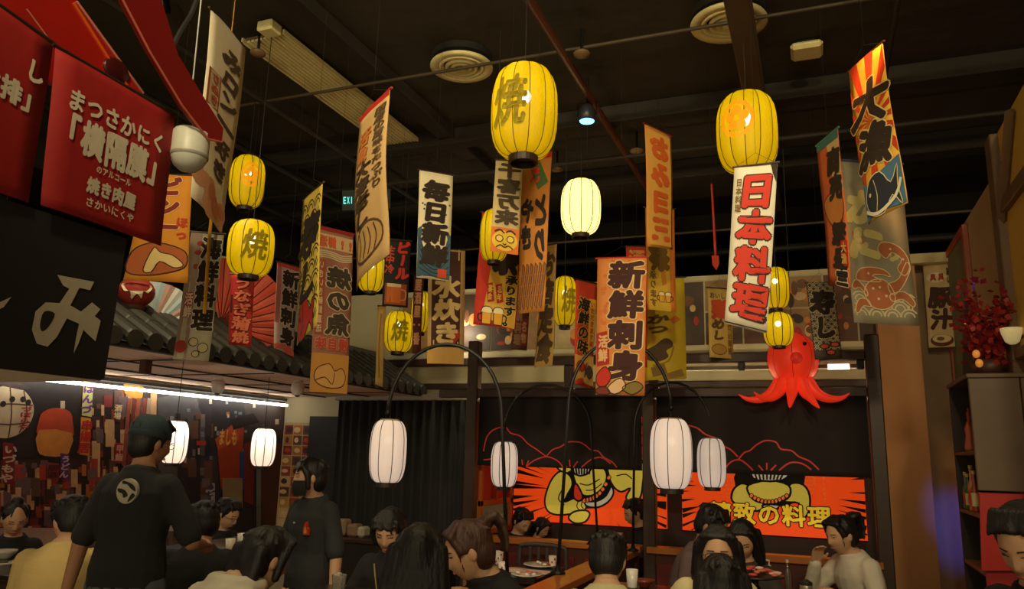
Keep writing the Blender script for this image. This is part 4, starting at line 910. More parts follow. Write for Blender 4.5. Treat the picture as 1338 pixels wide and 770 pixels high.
banner('grey seafood banner with four bold black characters beside the yellow lantern', (250, 303), (293, 306), (272, 472), (227, 470), 4.2, C_(182, 172, 146), f)
b = B(); p = at(274, 306, D=4.1); q = at(267, 410, D=4.1); b.tube([(p[0], p[1], CEIL), p, q], [.002, .009, .009], 8); tag(obj('bamboo_pole', b, C_(214, 156, 40), loc=q), 'thin yellow pole hanging over the grey seafood banner', 'pole')
def f(s):
    H = s.H; s.text('うなぎ蒲焼', .12, .03*H, .95, .98*H, C_(214, 110, 76), out=C_(92, 14, 14), bold=.04, ob=.08, brush=.6); s.rect(.04, .3*H, .14, .55*H, C_(60, 16, 14), 1); s.text('ふっくら', .72, .06*H, .94, .24*H, C_(40, 14, 12), bold=.03, layer=5)
banner('small red eel banner hanging over the coral fan', (302, 358), (333, 359), (327, 453), (298, 450), 5.0, C_(170, 30, 26), f)
def f(s):
    H = s.H; s.rect(0, 0, 1, .05*H, C_(190, 60, 60), 1); s.text('新鮮刺身', .2, .06*H, 1, .92*H, K1, out=C_(214, 196, 186), bold=.05, ob=.085); s.rect(.0, .05*H, .18, .7*H, C_(170, 100, 96), 1); s.poly([(0, .95*H), (.5, .86*H), (1, .95*H), (1, H), (0, H)], C_(200, 90, 70), 2)
banner('white sashimi banner with black characters left of the yellow wave banner', (362, 342), (393, 350), (385, 466), (357, 455), 5.1, C_(176, 150, 146), f)
def f(s):
    H = s.H; waves(s, .3, H*.95, C_(60, 46, 20), .025, 3, 1, .2); s.text('寿し', .05, .16*H, .95, .78*H, K1, bold=.05, brush=1.2, skew=.2); fish(s, .45, .88*H, .8, .9, C_(170, 40, 30), K1)
banner('slanting yellow sushi banner with black scale pattern', (397, 262), (421, 239), (409, 425), (388, 452), 4.0, C_(206, 178, 74), f, swing=.3)
def f(s):
    H = s.H; s.rect(.02, .04*H, .98, .13*H, C_(206, 170, 120), 1); s.text('活鮮!!', .05, .05*H, .97, .125*H, C_(206, 90, 50), out=C_(110, 40, 24), vert=False, bold=.04, mirror=True)
    for k in range(4): s.line([(.03, .15*H+.05*k), (.35, .14*H+.05*k+.03), (.7, .16*H+.05*k), (.97, .145*H+.05*k)], .03, C_(200, 184, 140), 1)
    s.text('焼の魚', .26, .23*H, .98, .66*H, C_(70, 58, 46), out=C_(214, 196, 150), bold=.05, ob=.09, mirror=True)
    s.rect(.02, .2*H, .24, .66*H, C_(170, 80, 56), 1); s.text('いきいき新鮮直送', .05, .21*H, .2, .65*H, C_(220, 190, 150), bold=.03, mirror=True)
    s.text('味自慢', .05, .67*H, .95, .75*H, C_(190, 70, 50), out=C_(220, 190, 150), vert=False, bold=.05, mirror=True)
    s.rect(0, .77*H, 1, H, C_(202, 142, 64), 1); P = [(.1, .93*H), (.14, .86*H), (.45, .83*H), (.6, .87*H), (.8, .85*H), (.92, .9*H), (.82, .96*H), (.4, .97*H)]; s.poly(P, C_(214, 160, 90), 2, sm=3, name='bun_print'); s.line(P, .02, BROWN, 3, closed=True); s.line([(.12, .93*H), (.35, .91*H), (.55, .95*H), (.6, .88*H)], .02, BROWN, 3)
    s.rect(0, 0, 1, .02*H, C_(150, 30, 26), 2)
banner('pink brown grilled fish banner with orange foot', (415, 295), (462, 306), (455, 515), (405, 512), 4.5, C_(160, 104, 84), f, rod=DRED)
def f(s):
    H = s.H; s.rect(0, 0, 1, .035*H, RED, 1); s.text('国産の旨味をたっぷり', .62, .06*H, .95, .56*H, C_(90, 66, 40), bold=.03, brush=1)
    s.text('活魚', .12, .14*H, .55, .34*H, C_(206, 120, 50), bold=.05, brush=1); s.text('大海老し', .10, .34*H, .62, .72*H, C_(74, 54, 34), bold=.05, brush=1.2)
    P = [(.2, .82*H), (.3, .74*H), (.6, .72*H), (.85, .78*H), (.85, .88*H), (.5, .93*H), (.25, .9*H)]; s.poly(P, C_(196, 156, 96), 2, sm=3, name='shrimp_print'); s.line(P, .03, C_(96, 66, 40), 3, closed=True)
    for k in range(4): s.line([(.3+.13*k, .75*H), (.36+.13*k, .83*H), (.3+.13*k, .91*H)], .025, C_(96, 66, 40), 3)
banner('tall cream banner with red top edge curling at its foot', (472, 155), (508, 116), (494, 330), (462, 380), 3.4, C_(208, 170, 112), f, rod=RED, bend=.03, ph=.4, swing=.4)
def f(s):
    H = s.H; s.text('ビール', .45, .02*H, .98, .60*H, C_(206, 50, 36), bold=.07, brush=.8); s.text('生中冷', .02, .10*H, .40, .52*H, C_(196, 70, 40), bold=.04, brush=.8)
    s.rect(.08, .66*H, .92, .97*H, C_(150, 70, 30), 1); s.rect(.15, .70*H, .7, .94*H, C_(196, 100, 36), 2, name='beer_print'); s.rect(.15, .66*H, .7, .71*H, C_(216, 190, 140), 3, name='foam_print'); s.line([(.7, .74*H), (.88, .76*H), (.88, .88*H), (.7, .9*H)], .05, C_(200, 130, 60), 3)
banner('black beer banner with red characters and an amber mug', (504, 312), (537, 315), (533, 402), (499, 400), 5.6, C_(30, 24, 24), f)
def f(s):
    H = s.H; s.text('居酒屋一番', .1, .04*H, .9, .9*H, C_(210, 150, 110), bold=.04)
banner('narrow dark red banner left of the blue wave banner', (541, 360), (554, 360), (549, 462), (538, 462), 6.0, C_(86, 26, 22), f)
def f(s):
    H = s.H
    P = [(0, H*.99), (.0, .55*H), (.12, .52*H), (.10, .64*H), (.22, .75*H), (.5, .80*H), (.8, .74*H), (.9, .62*H), (.86, .55*H), (1, .58*H), (1, .99*H)]; s.poly(P, C_(60, 92, 110), 1, name='wave_print', sm=0)
    for k in range(5): s.line([(.03, (.62+.07*k)*H), (.25, (.80+.035*k)*H), (.6, (.84+.035*k)*H), (.97, (.66+.07*k)*H)], .02, C_(26, 36, 46), 2)
    for k in range(12): s.disc(rnd.uniform(.05, .95), rnd.uniform(.28, .66)*H, .028, .028, C_(60, 92, 110), 2, name='drop_print')
    s.text('毎日新鮮', .10, .08*H, .92, .88*H, K1, bold=.065, brush=.5); s.rect(.62, .90*H, .9, .98*H, C_(200, 70, 40), 3, name='seal_print')
banner('cream banner with four black characters over blue waves', (548, 222), (592, 229), (588, 367), (544, 363), 4.7, C_(238, 224, 186), f)
def f(s):
    H = s.H; s.rect(.10, .02*H, .88, .86*H, C_(72, 34, 26), 1); s.line([(.17, .0), (.17, .86*H)], .03, C_(220, 190, 130), 2, sm=0); s.line([(.83, .0), (.83, .86*H)], .03, C_(220, 190, 130), 2, sm=0)
    s.text('水炊き', .14, .24*H, .90, .84*H, C_(224, 190, 124), bold=.05, brush=.8); s.text('おすすめ', .22, .04*H, .44, .26*H, C_(210, 120, 70), bold=.03); s.poly([(.6, .8*H), (.85, .7*H), (.9, .76*H), (.66, .86*H)], C_(180, 50, 36), 3, name='seal_print'); s.rect(0, .88*H, 1, H, C_(206, 160, 84), 1)
banner('brown menu banner with three cream characters and tan foot', (560, 325), (608, 327), (606, 476), (558, 475), 5.3, C_(200, 160, 100), f)
def f(s):
    s.line([(.5, .1*s.H), (.4, .5*s.H), (.55, .9*s.H)], .2, C_(150, 110, 50), 1)
banner('narrow ochre strip hanging beside the small lettered lantern', (494, 400), (504, 400), (499, 506), (490, 502), 6.2, C_(190, 150, 80), f)
def f(s):
    H = s.H; s.text('千客万来', .08, .03*H, .96, .70*H, C_(66, 52, 34), bold=.06, mirror=True)
    s.rect(0, .73*H, 1, H, C_(206, 110, 40), 1); s.disc(.5, .87*H, .46, .38, C_(222, 180, 60), 2, name='daruma_face_print')
    for x in (.3, .7): s.disc(x, .85*H, .13, .12, C_(230, 200, 90), 3, name='eye_print'); s.line([(x+.13*cos(a), .85*H+.12*sin(a)) for a in [2*pi*k/10 for k in range(10)]], .03, K1, 4, closed=True); s.line([(x-.18, .78*H), (x, .755*H), (x+.17, .79*H)], .05, K1, 4)
    s.line([(.2, .95*H), (.35, .92*H), (.5, .94*H), (.65, .92*H), (.8, .95*H)], .04, K1, 4); s.line([(.44, .9*H), (.5, .915*H), (.56, .9*H)], .04, K1, 4)
banner('beige banner with mirrored characters above a yellow daruma face', (648, 209), (684, 211), (677, 333), (640, 329), 4.3, C_(190, 170, 122), f)
def f(s):
    H = s.H; s.poly([(.22, .0), (1, .0), (.96, H), (.18, H*.97), (.3, .5*H)], C_(216, 168, 60), 1, name='yellow_print')
    s.text('祭', .36, .22*H, 1.0, .54*H, K1, bold=.08, brush=1); s.text('承ります。', .66, .54*H, .98, .99*H, K1, out=C_(226, 190, 90), bold=.045, ob=.1)
    for x0, tx in ((.22, '宴会'), (.44, '忘年')):
        s.poly([(x0, .64*H), (x0+.15, .62*H), (x0+.22, .78*H), (x0+.07, .8*H)], C_(176, 40, 30), 3, name='tag_print'); s.text(tx, x0+.05, .64*H, x0+.17, .78*H, C_(226, 180, 80), bold=.03, layer=6)
    mugs(s, .42, .87*H, .5)
banner('red and yellow festival banner with beer mugs under the daruma banner', (630, 277), (684, 282), (675, 430), (618, 424), 4.9, C_(196, 50, 30), f)
def f(s):
    H = s.H; s.rect(0, 0, 1, .04*H, RED, 1); s.poly([(.1, 0), (.5, 0), (.95, .2*H), (.6, .24*H)], C_(76, 106, 50), 2, name='green_stripe_print'); s.text('うまい', .3, .03*H, .7, .2*H, C_(206, 60, 40), bold=.05, layer=5, mirror=True)
    s.text('やき', .02, .28*H, .5, .62*H, K1, bold=.06, brush=.8, mirror=True); s.text('とり', .48, .26*H, 1.0, .70*H, K1, bold=.06, brush=.8, mirror=True)
    for k in range(6):
        x = .06+.15*k; P = [(x+.12, .70*H), (x+.2, .72*H), (x+.08, .98*H), (x, .96*H)]; s.poly(P, C_(146, 92, 50), 3, name='skewer_print', sm=0); s.line(P, .02, C_(70, 36, 20), 4, closed=True, sm=0)
        for q in (.78, .84, .9): s.line([(x+.03, q*H), (x+.15, (q-.01)*H)], .02, C_(190, 120, 80), 4, sm=0)
banner('orange grilled skewer banner with mirrored black characters under the largest lantern', (684, 205), (721, 197), (709, 406), (676, 411), 4.5, C_(200, 128, 52), f)
def f(s):
    H = s.H; s.text('お店定食', .08, .05*H, .95, .97*H, C_(84, 60, 34), bold=.06, brush=1)
banner('narrow ochre set meal banner left of the faint character lantern', (711, 322), (727, 318), (720, 477), (699, 481), 5.5, C_(190, 150, 74), f)
def f(s):
    s.text('鍋料理', .1, .1*s.H, .6, .9*s.H, C_(150, 110, 80), bold=.05); s.rect(.55, .3*s.H, .95, .9*s.H, C_(160, 50, 36), 1); s.text('名物', .58, .35*s.H, .92, .85*s.H, C_(210, 170, 130), bold=.04)
banner('small dark hotpot banner behind the foot of the skewer banner', (672, 400), (692, 400), (688, 458), (668, 457), 6.4, C_(90, 56, 40), f)
def f(s):
    H = s.H; s.rect(.06, .03*H, .94, .98*H, C_(224, 168, 76), 1); s.text('おみヨ三', .12, .05*H, .9, .96*H, C_(214, 98, 34), bold=.07, mirror=True)
banner('tan banner with orange mirrored characters under the small ceiling rose', (842, 162), (877, 178), (882, 326), (846, 322), 4.6, C_(206, 140, 60), f, rod=DRED)
def f(s):
    H = s.H; s.rect(.06, 0, .82, H, C_(210, 170, 50), 1); s.text('祭', .1, .36*H, .78, .62*H, C_(110, 80, 24), bold=.08, brush=1, mirror=True); s.text('承ります', .08, .62*H, .36, .97*H, C_(120, 86, 30), bold=.04, mirror=True); mugs(s, .62, .84*H, .42)
    s.poly([(.5, .62*H), (.66, .6*H), (.7, .74*H), (.54, .76*H)], C_(196, 120, 40), 3, name='tag_print')
banner('orange yellow festival banner behind the tan mirrored banner', (843, 271), (881, 273), (884, 408), (845, 405), 5.2, C_(214, 120, 40), f)
def f(s):
    H = s.H; s.text('かつ', .08, .36*H, .62, .56*H, C_(96, 76, 20), bold=.06, brush=1); s.poly([(.6, .42*H), (.78, .38*H), (.9, .42*H), (.74, .46*H)], C_(206, 110, 40), 2); tones(s, 5, C_(206, 140, 40), 8, (.04, .08), .46, .6)
    P = [(.05, .72*H), (.3, .66*H), (.5, .6*H), (.66, .62*H), (.7, .68*H), (.55, .72*H), (.6, .78*H), (.4, .82*H), (.1, .8*H)]; s.poly(P, C_(84, 64, 40), 2, sm=3, name='fish_print'); s.line([(.25, .86*H), (.6, .82*H), (.72, .68*H)], .04, C_(150, 120, 50), 3)
    s.poly([(.2, .88*H), (.5, .84*H), (.58, .94*H), (.25, .97*H)], C_(130, 104, 50), 2); s.poly([(.5, .95*H), (.9, .9*H), (.95, .97*H), (.6, .99*H)], C_(150, 116, 50), 2)
banner('yellow bonito banner with a dark fish behind the festival banner', (842, 364), (894, 362), (897, 495), (839, 498), 5.8, C_(206, 176, 30), f)
def f(s):
    H = s.H; tones(s, 40, C_(204, 110, 52), 6, (.03, .06), .02, .6); s.text('新鮮刺身', .22, .02*H, .98, .90*H, C_(66, 28, 24), out=C_(226, 190, 130), bold=.05, ob=.085, brush=.35)
    s.poly([(.0, .56*H), (.26, .54*H), (.28, .78*H), (.02, .8*H)], C_(170, 36, 26), 2, name='seal_print'); s.text('活鮮', .04, .57*H, .25, .77*H, C_(222, 170, 120), bold=.05, layer=6)
    for P, c in (([(.02, .86*H), (.2, .80*H), (.32, .87*H), (.2, .94*H), (.04, .93*H)], (190, 40, 26)), ([(.25, .95*H), (.5, .88*H), (.62, .94*H), (.4, .995*H)], (224, 180, 140)), ([(.55, .95*H), (.8, .9*H), (.97, .94*H), (.75, .995*H)], (130, 110, 50)), ([(.02, .96*H), (.2, .94*H), (.3, .99*H), (.05, .995*H)], (120, 40, 30))): s.poly(P, C_(*c), 4, sm=3, name='sashimi_print'); s.line(P, .02, K1, 5, closed=True)
banner('large orange sashimi banner with four heavy brown characters', (781, 338), (845, 336), (842, 517), (778, 516), 4.6, C_(214, 132, 66), f, rod=RED)
def f(s):
    H = s.H
    for k in range(7): a = pi*(k+.5)/7; s.poly([(.5, .14*H), (.5+.7*cos(a-.12), .14*H-.55*sin(a-.12)), (.5+.7*cos(a+.12), .14*H-.55*sin(a+.12))], C_(222, 170, 50), 1, name='ray_print') if .14*H-.55*sin(a) > 0 and abs(.7*cos(a)) < .45 else None
    s.rect(.66, .16*H, .98, .66*H, C_(222, 170, 50), 1); s.text('海鮮の味', .1, .16*H, .68, .70*H, K1, out=C_(226, 176, 60), bold=.045, ob=.085, brush=1); s.text('いただきます海', .72, .18*H, .94, .62*H, C_(190, 60, 30), bold=.03)
    s.poly([(0, .72*H), (1, .70*H), (1, .98*H), (0, .96*H)], C_(214, 170, 80), 2, name='sea_print'); fish(s, .35, .82*H, .6, .5, C_(200, 60, 36), K1, 3); fish(s, .72, .86*H, .5, .6, C_(80, 70, 60), K1, 5, -1)
banner('narrow red and yellow seafood banner left of the large sashimi banner', (752, 365), (780, 371), (776, 508), (750, 502), 5.2, C_(200, 60, 30), f)
banner('red banner peeking out above the large sashimi banner', (818, 322), (846, 322), (846, 480), (818, 480), 5.5, C_(186, 56, 30), lambda s: s.text('酒場', .1, .02*s.H, .9, .4*s.H, C_(216, 140, 60), bold=.04))
def f(s):
    H = s.H; s.text('日本料理', .12, .05*H, .98, .95*H, C_(206, 56, 36), out=K1, bold=.05, ob=.085, brush=.4); s.text('日本料理', .06, .08*H, .22, .30*H, C_(120, 90, 40), bold=.03, layer=5)
    s.line([(.0, .99*H), (1, .99*H)], .03, K1, 4, sm=0); s.poly([(.84, 0), (1, 0), (1, .12*H), (.9, .06*H)], K1, 2, name='corner_print')
banner('white banner with four red characters below the crested lantern', (960, 219), (1016, 212), (1002, 436), (948, 424), 4.0, C_(224, 214, 190), f, bend=.02)
def f(s):
    H = s.H; s.rect(0, 0, 1, .06*H, C_(60, 110, 110), 2); s.poly([(.45, .06*H), (1, .06*H), (1, .4*H), (.6, .3*H)], C_(206, 176, 120), 1); s.text('商売', .40, .10*H, 1.0, .44*H, K1, bold=.07, brush=1); s.text('繁盛', .34, .58*H, .95, .88*H, K1, bold=.06, brush=1); P = [(.1, .45*H), (.5, .38*H), (.95, .44*H), (.85, .56*H), (.4, .6*H)]; s.poly(P, C_(190, 120, 50), 2, sm=3, name='boat_print'); s.line(P, .03, C_(110, 50, 24), 3, closed=True)
    s.rect(.66, .70*H, .98, .86*H, C_(200, 50, 30), 3); s.text('大漁', .68, .71*H, .96, .85*H, C_(230, 180, 80), bold=.04, layer=6); s.text('宝', .4, .88*H, .95, .99*H, K1, out=C_(226, 210, 170), bold=.07, ob=.13)
banner('narrow orange red trade banner left of the grey crab banner', (1068, 190), (1094, 167), (1110, 379), (1086, 372), 4.3, C_(196, 96, 44), f, rod=mat((60, 120, 120), .5), swing=.35)
def f(s):
    H = s.H; b = B()
    for k in range(16):
        a = 2*pi*k/16+.1; p = np.array([.5, .42*H]); d1 = np.array([cos(a-.1), sin(a-.1)]); d2 = np.array([cos(a+.1), sin(a+.1)])
        def clip(d):
            L = [((1 if d[0] > 0 else 0)-p[0])/d[0] if d[0] else 1e9, ((.78*H if d[1] > 0 else 0)-p[1])/d[1] if d[1] else 1e9]; return p+d*min(L)
        A, Cc = clip(d1), clip(d2); m_ = 6
        vs = [p+(A-p)*i/m_ for i in range(m_+1)]+[p+(Cc-p)*i/m_ for i in range(m_+1)]
        b.add([s.S(*q, s.hh(1)) for q in vs], [(i, i+1, m_+2+i, m_+1+i) for i in range(m_)])
    tag(obj('sun_ray_print', b, C_(200, 60, 24), s.parent), kind='stuff')
    s.text('大漁', .0, .16*H, .98, .70*H, K1, out=C_(232, 200, 120), bold=.05, ob=.08, brush=1.6)
    s.poly([(0, .76*H), (1, .70*H), (1, H*.99), (0, H*.99)], C_(70, 110, 140), 2, name='sea_print'); fish(s, .5, .87*H, .85, 1.0, C_(36, 40, 52), C_(214, 200, 150), 4); s.line([(.05, .93*H), (.4, .98*H), (.8, .93*H), (.97, .84*H)], .06, C_(220, 210, 180), 7)
banner('orange sunburst banner with two black characters above a blue fish', (1110, 93), (1152, 55), (1178, 265), (1134, 294), 3.9, C_(222, 166, 50), f, swing=.35, bend=.02)
def f(s):
    H = s.H; s.rect(0, 0, 1, .012*H, C_(70, 70, 100), 2); yk = C_(206, 192, 120)
    s.text('かに', .04, .18*H, .62, .62*H, yk, bold=.08, brush=1.4); s.text('り', .6, .5*H, .9, .62*H, yk, bold=.08)
    waves(s, .86*H, H*.985, C_(206, 192, 150), .022, 4, 1, .12)
    cb = C_(176, 104, 66); ol = C_(226, 200, 150)
    body = [(.2, .82*H), (.3, .75*H), (.52, .73*H), (.66, .78*H), (.68, .86*H), (.52, .91*H), (.3, .9*H)]
    legs = [[(.6, .76*H), (.78, .72*H), (.92, .62*H), (.97, .66*H), (.82, .77*H), (.66, .82*H)], [(.62, .82*H), (.84, .80*H), (.97, .86*H), (.93, .89*H), (.8, .845*H), (.64, .86*H)], [(.24, .8*H), (.1, .74*H), (.02, .78*H), (.06, .8*H), (.14, .79*H), (.24, .84*H)], [(.24, .86*H), (.1, .86*H), (.03, .93*H), (.08, .94*H), (.16, .9*H), (.28, .9*H)]]
    claw1 = [(.62, .60*H), (.5, .55*H), (.58, .50*H), (.78, .51*H), (.92, .56*H), (.97, .64*H), (.88, .70*H), (.78, .66*H), (.86, .60*H), (.72, .56*H)]
    claw2 = [(.1, .74*H), (.16, .68*H), (.34, .66*H), (.56, .67*H), (.66, .71*H), (.5, .70*H), (.36, .71*H), (.5, .74*H), (.3, .75*H)]
    for P in legs+[claw1, claw2, body]: s.poly(P, cb, 4, sm=3, name='crab_print'); s.line(P, .014, ol, 5, closed=True)
    for x, y in ((.35, .79), (.46, .78), (.42, .85), (.55, .83), (.7, .54), (.88, .6), (.3, .7)): s.disc(x, y*H, .02, .02, ol, 6, name='shell_spot_print')
    s.poly([(.1, .45*H), (.24, .43*H), (.3, .55*H), (.16, .57*H)], C_(190, 100, 50), 3, name='seal_print'); s.text('本場産', .14, .44*H, .26, .56*H, C_(226, 200, 140), layer=6)
banner('grey banner with a large orange crab over curling waves', (1097, 209), (1177, 214), (1201, 426), (1112, 423), 4.5, C_(150, 142, 118), f, rod=C_(70, 70, 100), bend=.02)
def f(s):
    H = s.H; waves(s, .1, .9*H, C_(200, 188, 156), .022, 4, 1, .14); s.text('寿し', .06, .10*H, .96, .76*H, K1, out=C_(190, 170, 130), bold=.06, ob=.10, brush=1)
    for x, y in ((.4, .84), (.78, .82), (.6, .92)): s.disc(x, y*H, .19, .11, C_(40, 26, 24), 4); s.disc(x, y*H, .14, .075, C_(206, 80, 60), 5, name='sushi_print')
banner('dark wave patterned sushi banner above the octopus lantern', (1053, 370), (1089, 369), (1101, 468), (1065, 470), 5.3, C_(74, 64, 54), f)
def f(s):
    H = s.H; s.text('おいしい', .05, .06*H, .95, .16*H, C_(110, 80, 40), vert=False, bold=.03); s.text('鶏', .1, .16*H, .95, .46*H, C_(196, 76, 36), bold=.07); s.text('めし', .12, .44*H, .66, .76*H, C_(96, 70, 34), bold=.06, brush=1); s.disc(.4, .88*H, .3, .2, C_(170, 130, 60), 2); s.line([(.4+.3*cos(a), .88*H+.2*sin(a)) for a in [2*pi*k/12 for k in range(12)]], .03, C_(100, 70, 34), 3, closed=True); s.text('炊込御飯', .76, .5*H, .95, .95*H, C_(120, 90, 40), bold=.03)
banner('small ochre chicken rice banner left of the white red lettered banner', (924, 376), (956, 378), (960, 469), (927, 467), 6.0, C_(196, 164, 84), f)
def f(s):
    H = s.H; s.disc(.45, .17*H, .36, .2, C_(220, 200, 160), 1); s.text('具', .2, .12*H, .45, .22*H, C_(170, 60, 40), layer=4); s.text('具', .48, .12*H, .73, .22*H, C_(170, 60, 40), layer=4); s.text('旨い', .78, .06*H, .97, .26*H, K1, bold=.04); s.text('豚汁', .12, .28*H, .95, .80*H, C_(66, 36, 26), bold=.06, brush=.8)
    s.disc(.5, .92*H, .42, .24, C_(90, 44, 30), 2); s.disc(.5, .9*H, .34, .16, C_(214, 190, 140), 3); s.disc(.45, .9*H, .14, .08, C_(110, 80, 50), 4)
banner('cream pork soup banner on the brown pillar wall', (1206, 346), (1243, 342), (1250, 453), (1214, 455), 6.3, C_(196, 172, 124), f, string=False)
# red arrow ribbon
t = empty('red_ribbon', at(935, 350, D=5.0), 'thin red ribbon with an arrow tip hanging near the crested lantern', 'ribbon')
s = Sheet(at(928.5, 240, D=5), at(931, 240, D=5), at(937, 335, D=5), at(933.5, 335, D=5), t, bend=.004); s.cloth(C_(200, 60, 40), 'strip', nx=2)
P = [at(x, y, D=5) for x, y in ((930, 334), (939, 334), (940, 345), (936, 353), (931, 346))]; b = B(); b.add(P+[p+.006*F0 for p in P], [(0, 1, 2, 3, 4), (9, 8, 7, 6, 5)]+[(i, (i+1) % 5, (i+1) % 5+5, i+5) for i in range(5)]); obj('arrow_tip', b, C_(206, 64, 40), t)
b = B(); p = s.S(.5, 0); b.tube([p, (p[0], p[1], CEIL)], .0014, 4); obj('string', b, STRING, t)

# ------------------------------------------------------------------ fans and ball on the canopy
def fan(cx, cy, r, a0, a1, X, n, cols, label, rib=True):
    t = empty('folding_fan', at(cx, cy, X=X), label, 'fan'); c = at(cx, cy, X=X); k = mpp(c)*1.25; v = CAM-c; v[2] = 0; v /= np.linalg.norm(v); rt = np.cross(UP, v)*1.0
    for i in range(n):
        t0, t1 = radians(a0+(a1-a0)*i/n), radians(a0+(a1-a0)*(i+1)/n); tm = (t0+t1)/2; b = B()
        def Q(a, rr_, h): return c+rr_*k*(cos(a)*rt+sin(a)*UP)+v*h
        P = [Q(t0, 8, 0), Q(t0, r, 0), Q(tm, r, .012), Q(t1, r, 0), Q(t1, 8, 0), Q(tm, 8, .004)]
        b.add(P+[p-v*.004 for p in P], [(0, 1, 2, 5), (5, 2, 3, 4), (6, 11, 8, 7), (11, 10, 9, 8), (1, 7, 8, 2), (2, 8, 9, 3)]); obj('pleat', b, cols[i % len(cols)], t)
        if rib: b = B(); b.tube([Q(t0, 2, .008), Q(t0, r*.99, .005)], .0035, 5); obj('rib', b, mat((96, 34, 26), .6), t)
    b = B(); b.ell(c+v*.01, (.02, .02, .02)); obj('pivot', b, BROWN, t, smooth=True)
    b = B(); b.bbox(c+np.array([-.03, -.03, -.30]), c+np.array([.03, .03, -.01]), .005); obj('stand', b, BROWN, t)
fan(288, 425, 72, -35, 110, -4.3, 16, [C_(214, 82, 62), C_(222, 100, 78)], 'coral red folding fan standing on the tiled canopy')
fan(196, 432, 52, 12, 168, -4.25, 14, [C_(176, 196, 206), C_(206, 210, 206), C_(190, 150, 140)], 'pale blue folding fan standing on the tiled canopy', rib=False)
t = empty('striped_board', at(283, 400, X=-4.4), 'white and red striped board behind the red eel banner', 'board')
s = Sheet(at(262, 330, X=-4.42), at(300, 336, X=-4.42), at(297, 452, X=-4.42), at(262, 446, X=-4.42), t); board(s, C_(214, 196, 180), .02)
for k in range(5): s.rect(.0, s.H*(.05+.2*k), 1, s.H*(.13+.2*k), C_(200, 60, 50), 1, name='stripe')
c = at(178, 382, X=-4.2); k = mpp(c); t = empty('daruma_ball', c, 'round red and white doll on the canopy behind the orange banner', 'doll')
b = B(); b.ell(c, (23*k, 23*k, 20*k)); obj('body', b, C_(150, 40, 34), t, smooth=True)
v = CAM-c; v /= np.linalg.norm(v); rt = np.cross(UP, v); rt /= np.linalg.norm(rt); up2 = np.cross(v, rt)
b = B()
def onball(x, y): return c+(rt*x+up2*y+v*sqrt(max(0, 1-x*x-y*y)))*np.array([23.4, 23.4, 20.4])*k
P = smooth_pts([(-.7, .5), (.7, .5), (.6, .0), (.35, .1), (.3, -.4), (.05, -.1), (-.2, -.5), (-.3, .0), (-.6, .0)], 3)
from mathutils.geometry import tessellate_polygon
tr = tessellate_polygon([[Vector((p[0], p[1], 0)) for p in P]]); b.add([onball(*p)+v*.012 for p in P], [tuple(x) for x in tr]); obj('white_pattern', b, C_(206, 190, 160), t)
b = B(); b.lathe([(12*k, -24*k), (14*k, -18*k)], c, 16); obj('base', b, BROWN, t)
b = B(); b.box((c[0]-.02, c[1]-.02, EZ+.06), (c[0]+.02, c[1]+.02, c[2]-23*k)); obj('stand', b, BROWN, t)

# ------------------------------------------------------------------ octopus lantern
c = at(1036, 470, D=5.9); k = mpp(c); t = empty('octopus_lantern', c, 'glowing red octopus lantern above the second booth', 'lantern')
om = mat((228, 50, 24), .45, emit=.42, var=.1); R = 33*k
b = B(); rs = []
for q in range(13):
    th = pi*q/12; th = min(max(th, .03), pi-.03); rs.append([c+np.array([R*sin(th)*cos(a)*(1-.03*abs(cos(4*a))), R*sin(th)*sin(a)*(1-.03*abs(cos(4*a))), -R*1.08*cos(th)]) for a in [2*pi*j/32 for j in range(32)]])
b.rings(rs); obj('head', b, om, t, smooth=True)
v = CAM-c; v /= np.linalg.norm(v); rt = np.cross(UP, v); rt = -rt/np.linalg.norm(rt); rt = rt if rt.dot(R0) > 0 else -rt; up2 = np.cross(rt, -v); up2 = up2 if up2[2] > 0 else -up2
for j in range(10):
    a = 2*pi*j/10+.2; d = cos(a)*rt+sin(a)*np.array([-v[0], -v[1], 0]); d /= np.linalg.norm(d); L = (54 if abs(cos(a)) > .6 else 40)*k
    p0 = c+np.array([0, 0, -R*.85])+d*R*.5; pts = [p0, p0+d*L*.22+np.array([0, 0, -16*k]), p0+d*L*.5+np.array([0, 0, -24*k]), p0+d*L*.8+np.array([0, 0, -(24 if abs(cos(a)) > .6 else 33)*k]), p0+d*L+np.array([0, 0, -(18 if abs(cos(a)) > .6 else 38)*k])]
    pts = smooth_pts(pts, 3, False); n = len(pts); b = B(); b.tube(pts, [max(.002, 9*k*(1-i/(n-1))**.8) for i in range(n)], 8); obj('tentacle', b, om, t, smooth=True)
q = c+rt*4*k+v*R*.98+up2*2*k; b = B(); b.cone(q-v*.02, 8*k, q+v*.035, 6*k, 14); obj('mouth', b, mat((206, 44, 22), .5, emit=.3), t, smooth=True)
for dx in (-13, 15): b = B(); b.ell(c+rt*dx*k+up2*20*k+v*R*.78, (2.6*k, 2.6*k, 2.6*k)); obj('eye', b, mat((40, 10, 8), .4), t, smooth=True)
b = B(); b.lathe([(R*.5, -R*.9), (R*.62, -R*.86), (R*.6, -R*1.0)], c, 24); obj('collar', b, mat((130, 24, 14), .5), t)
b = B(); b.tube([c+np.array([0, 0, R]), (c[0], c[1], CEIL)], .003, 5); obj('cord', b, BLACK, t)
for j in range(8):
    a = 2*pi*j/8; b = B(); b.tube([c+np.array([R*1.005*sin(q)*cos(a), R*1.005*sin(q)*sin(a), -R*1.085*cos(q)]) for q in [pi*i/14 for i in range(1, 14)]], .0018, 4); obj('seam', b, mat((110, 16, 8), .6), t)
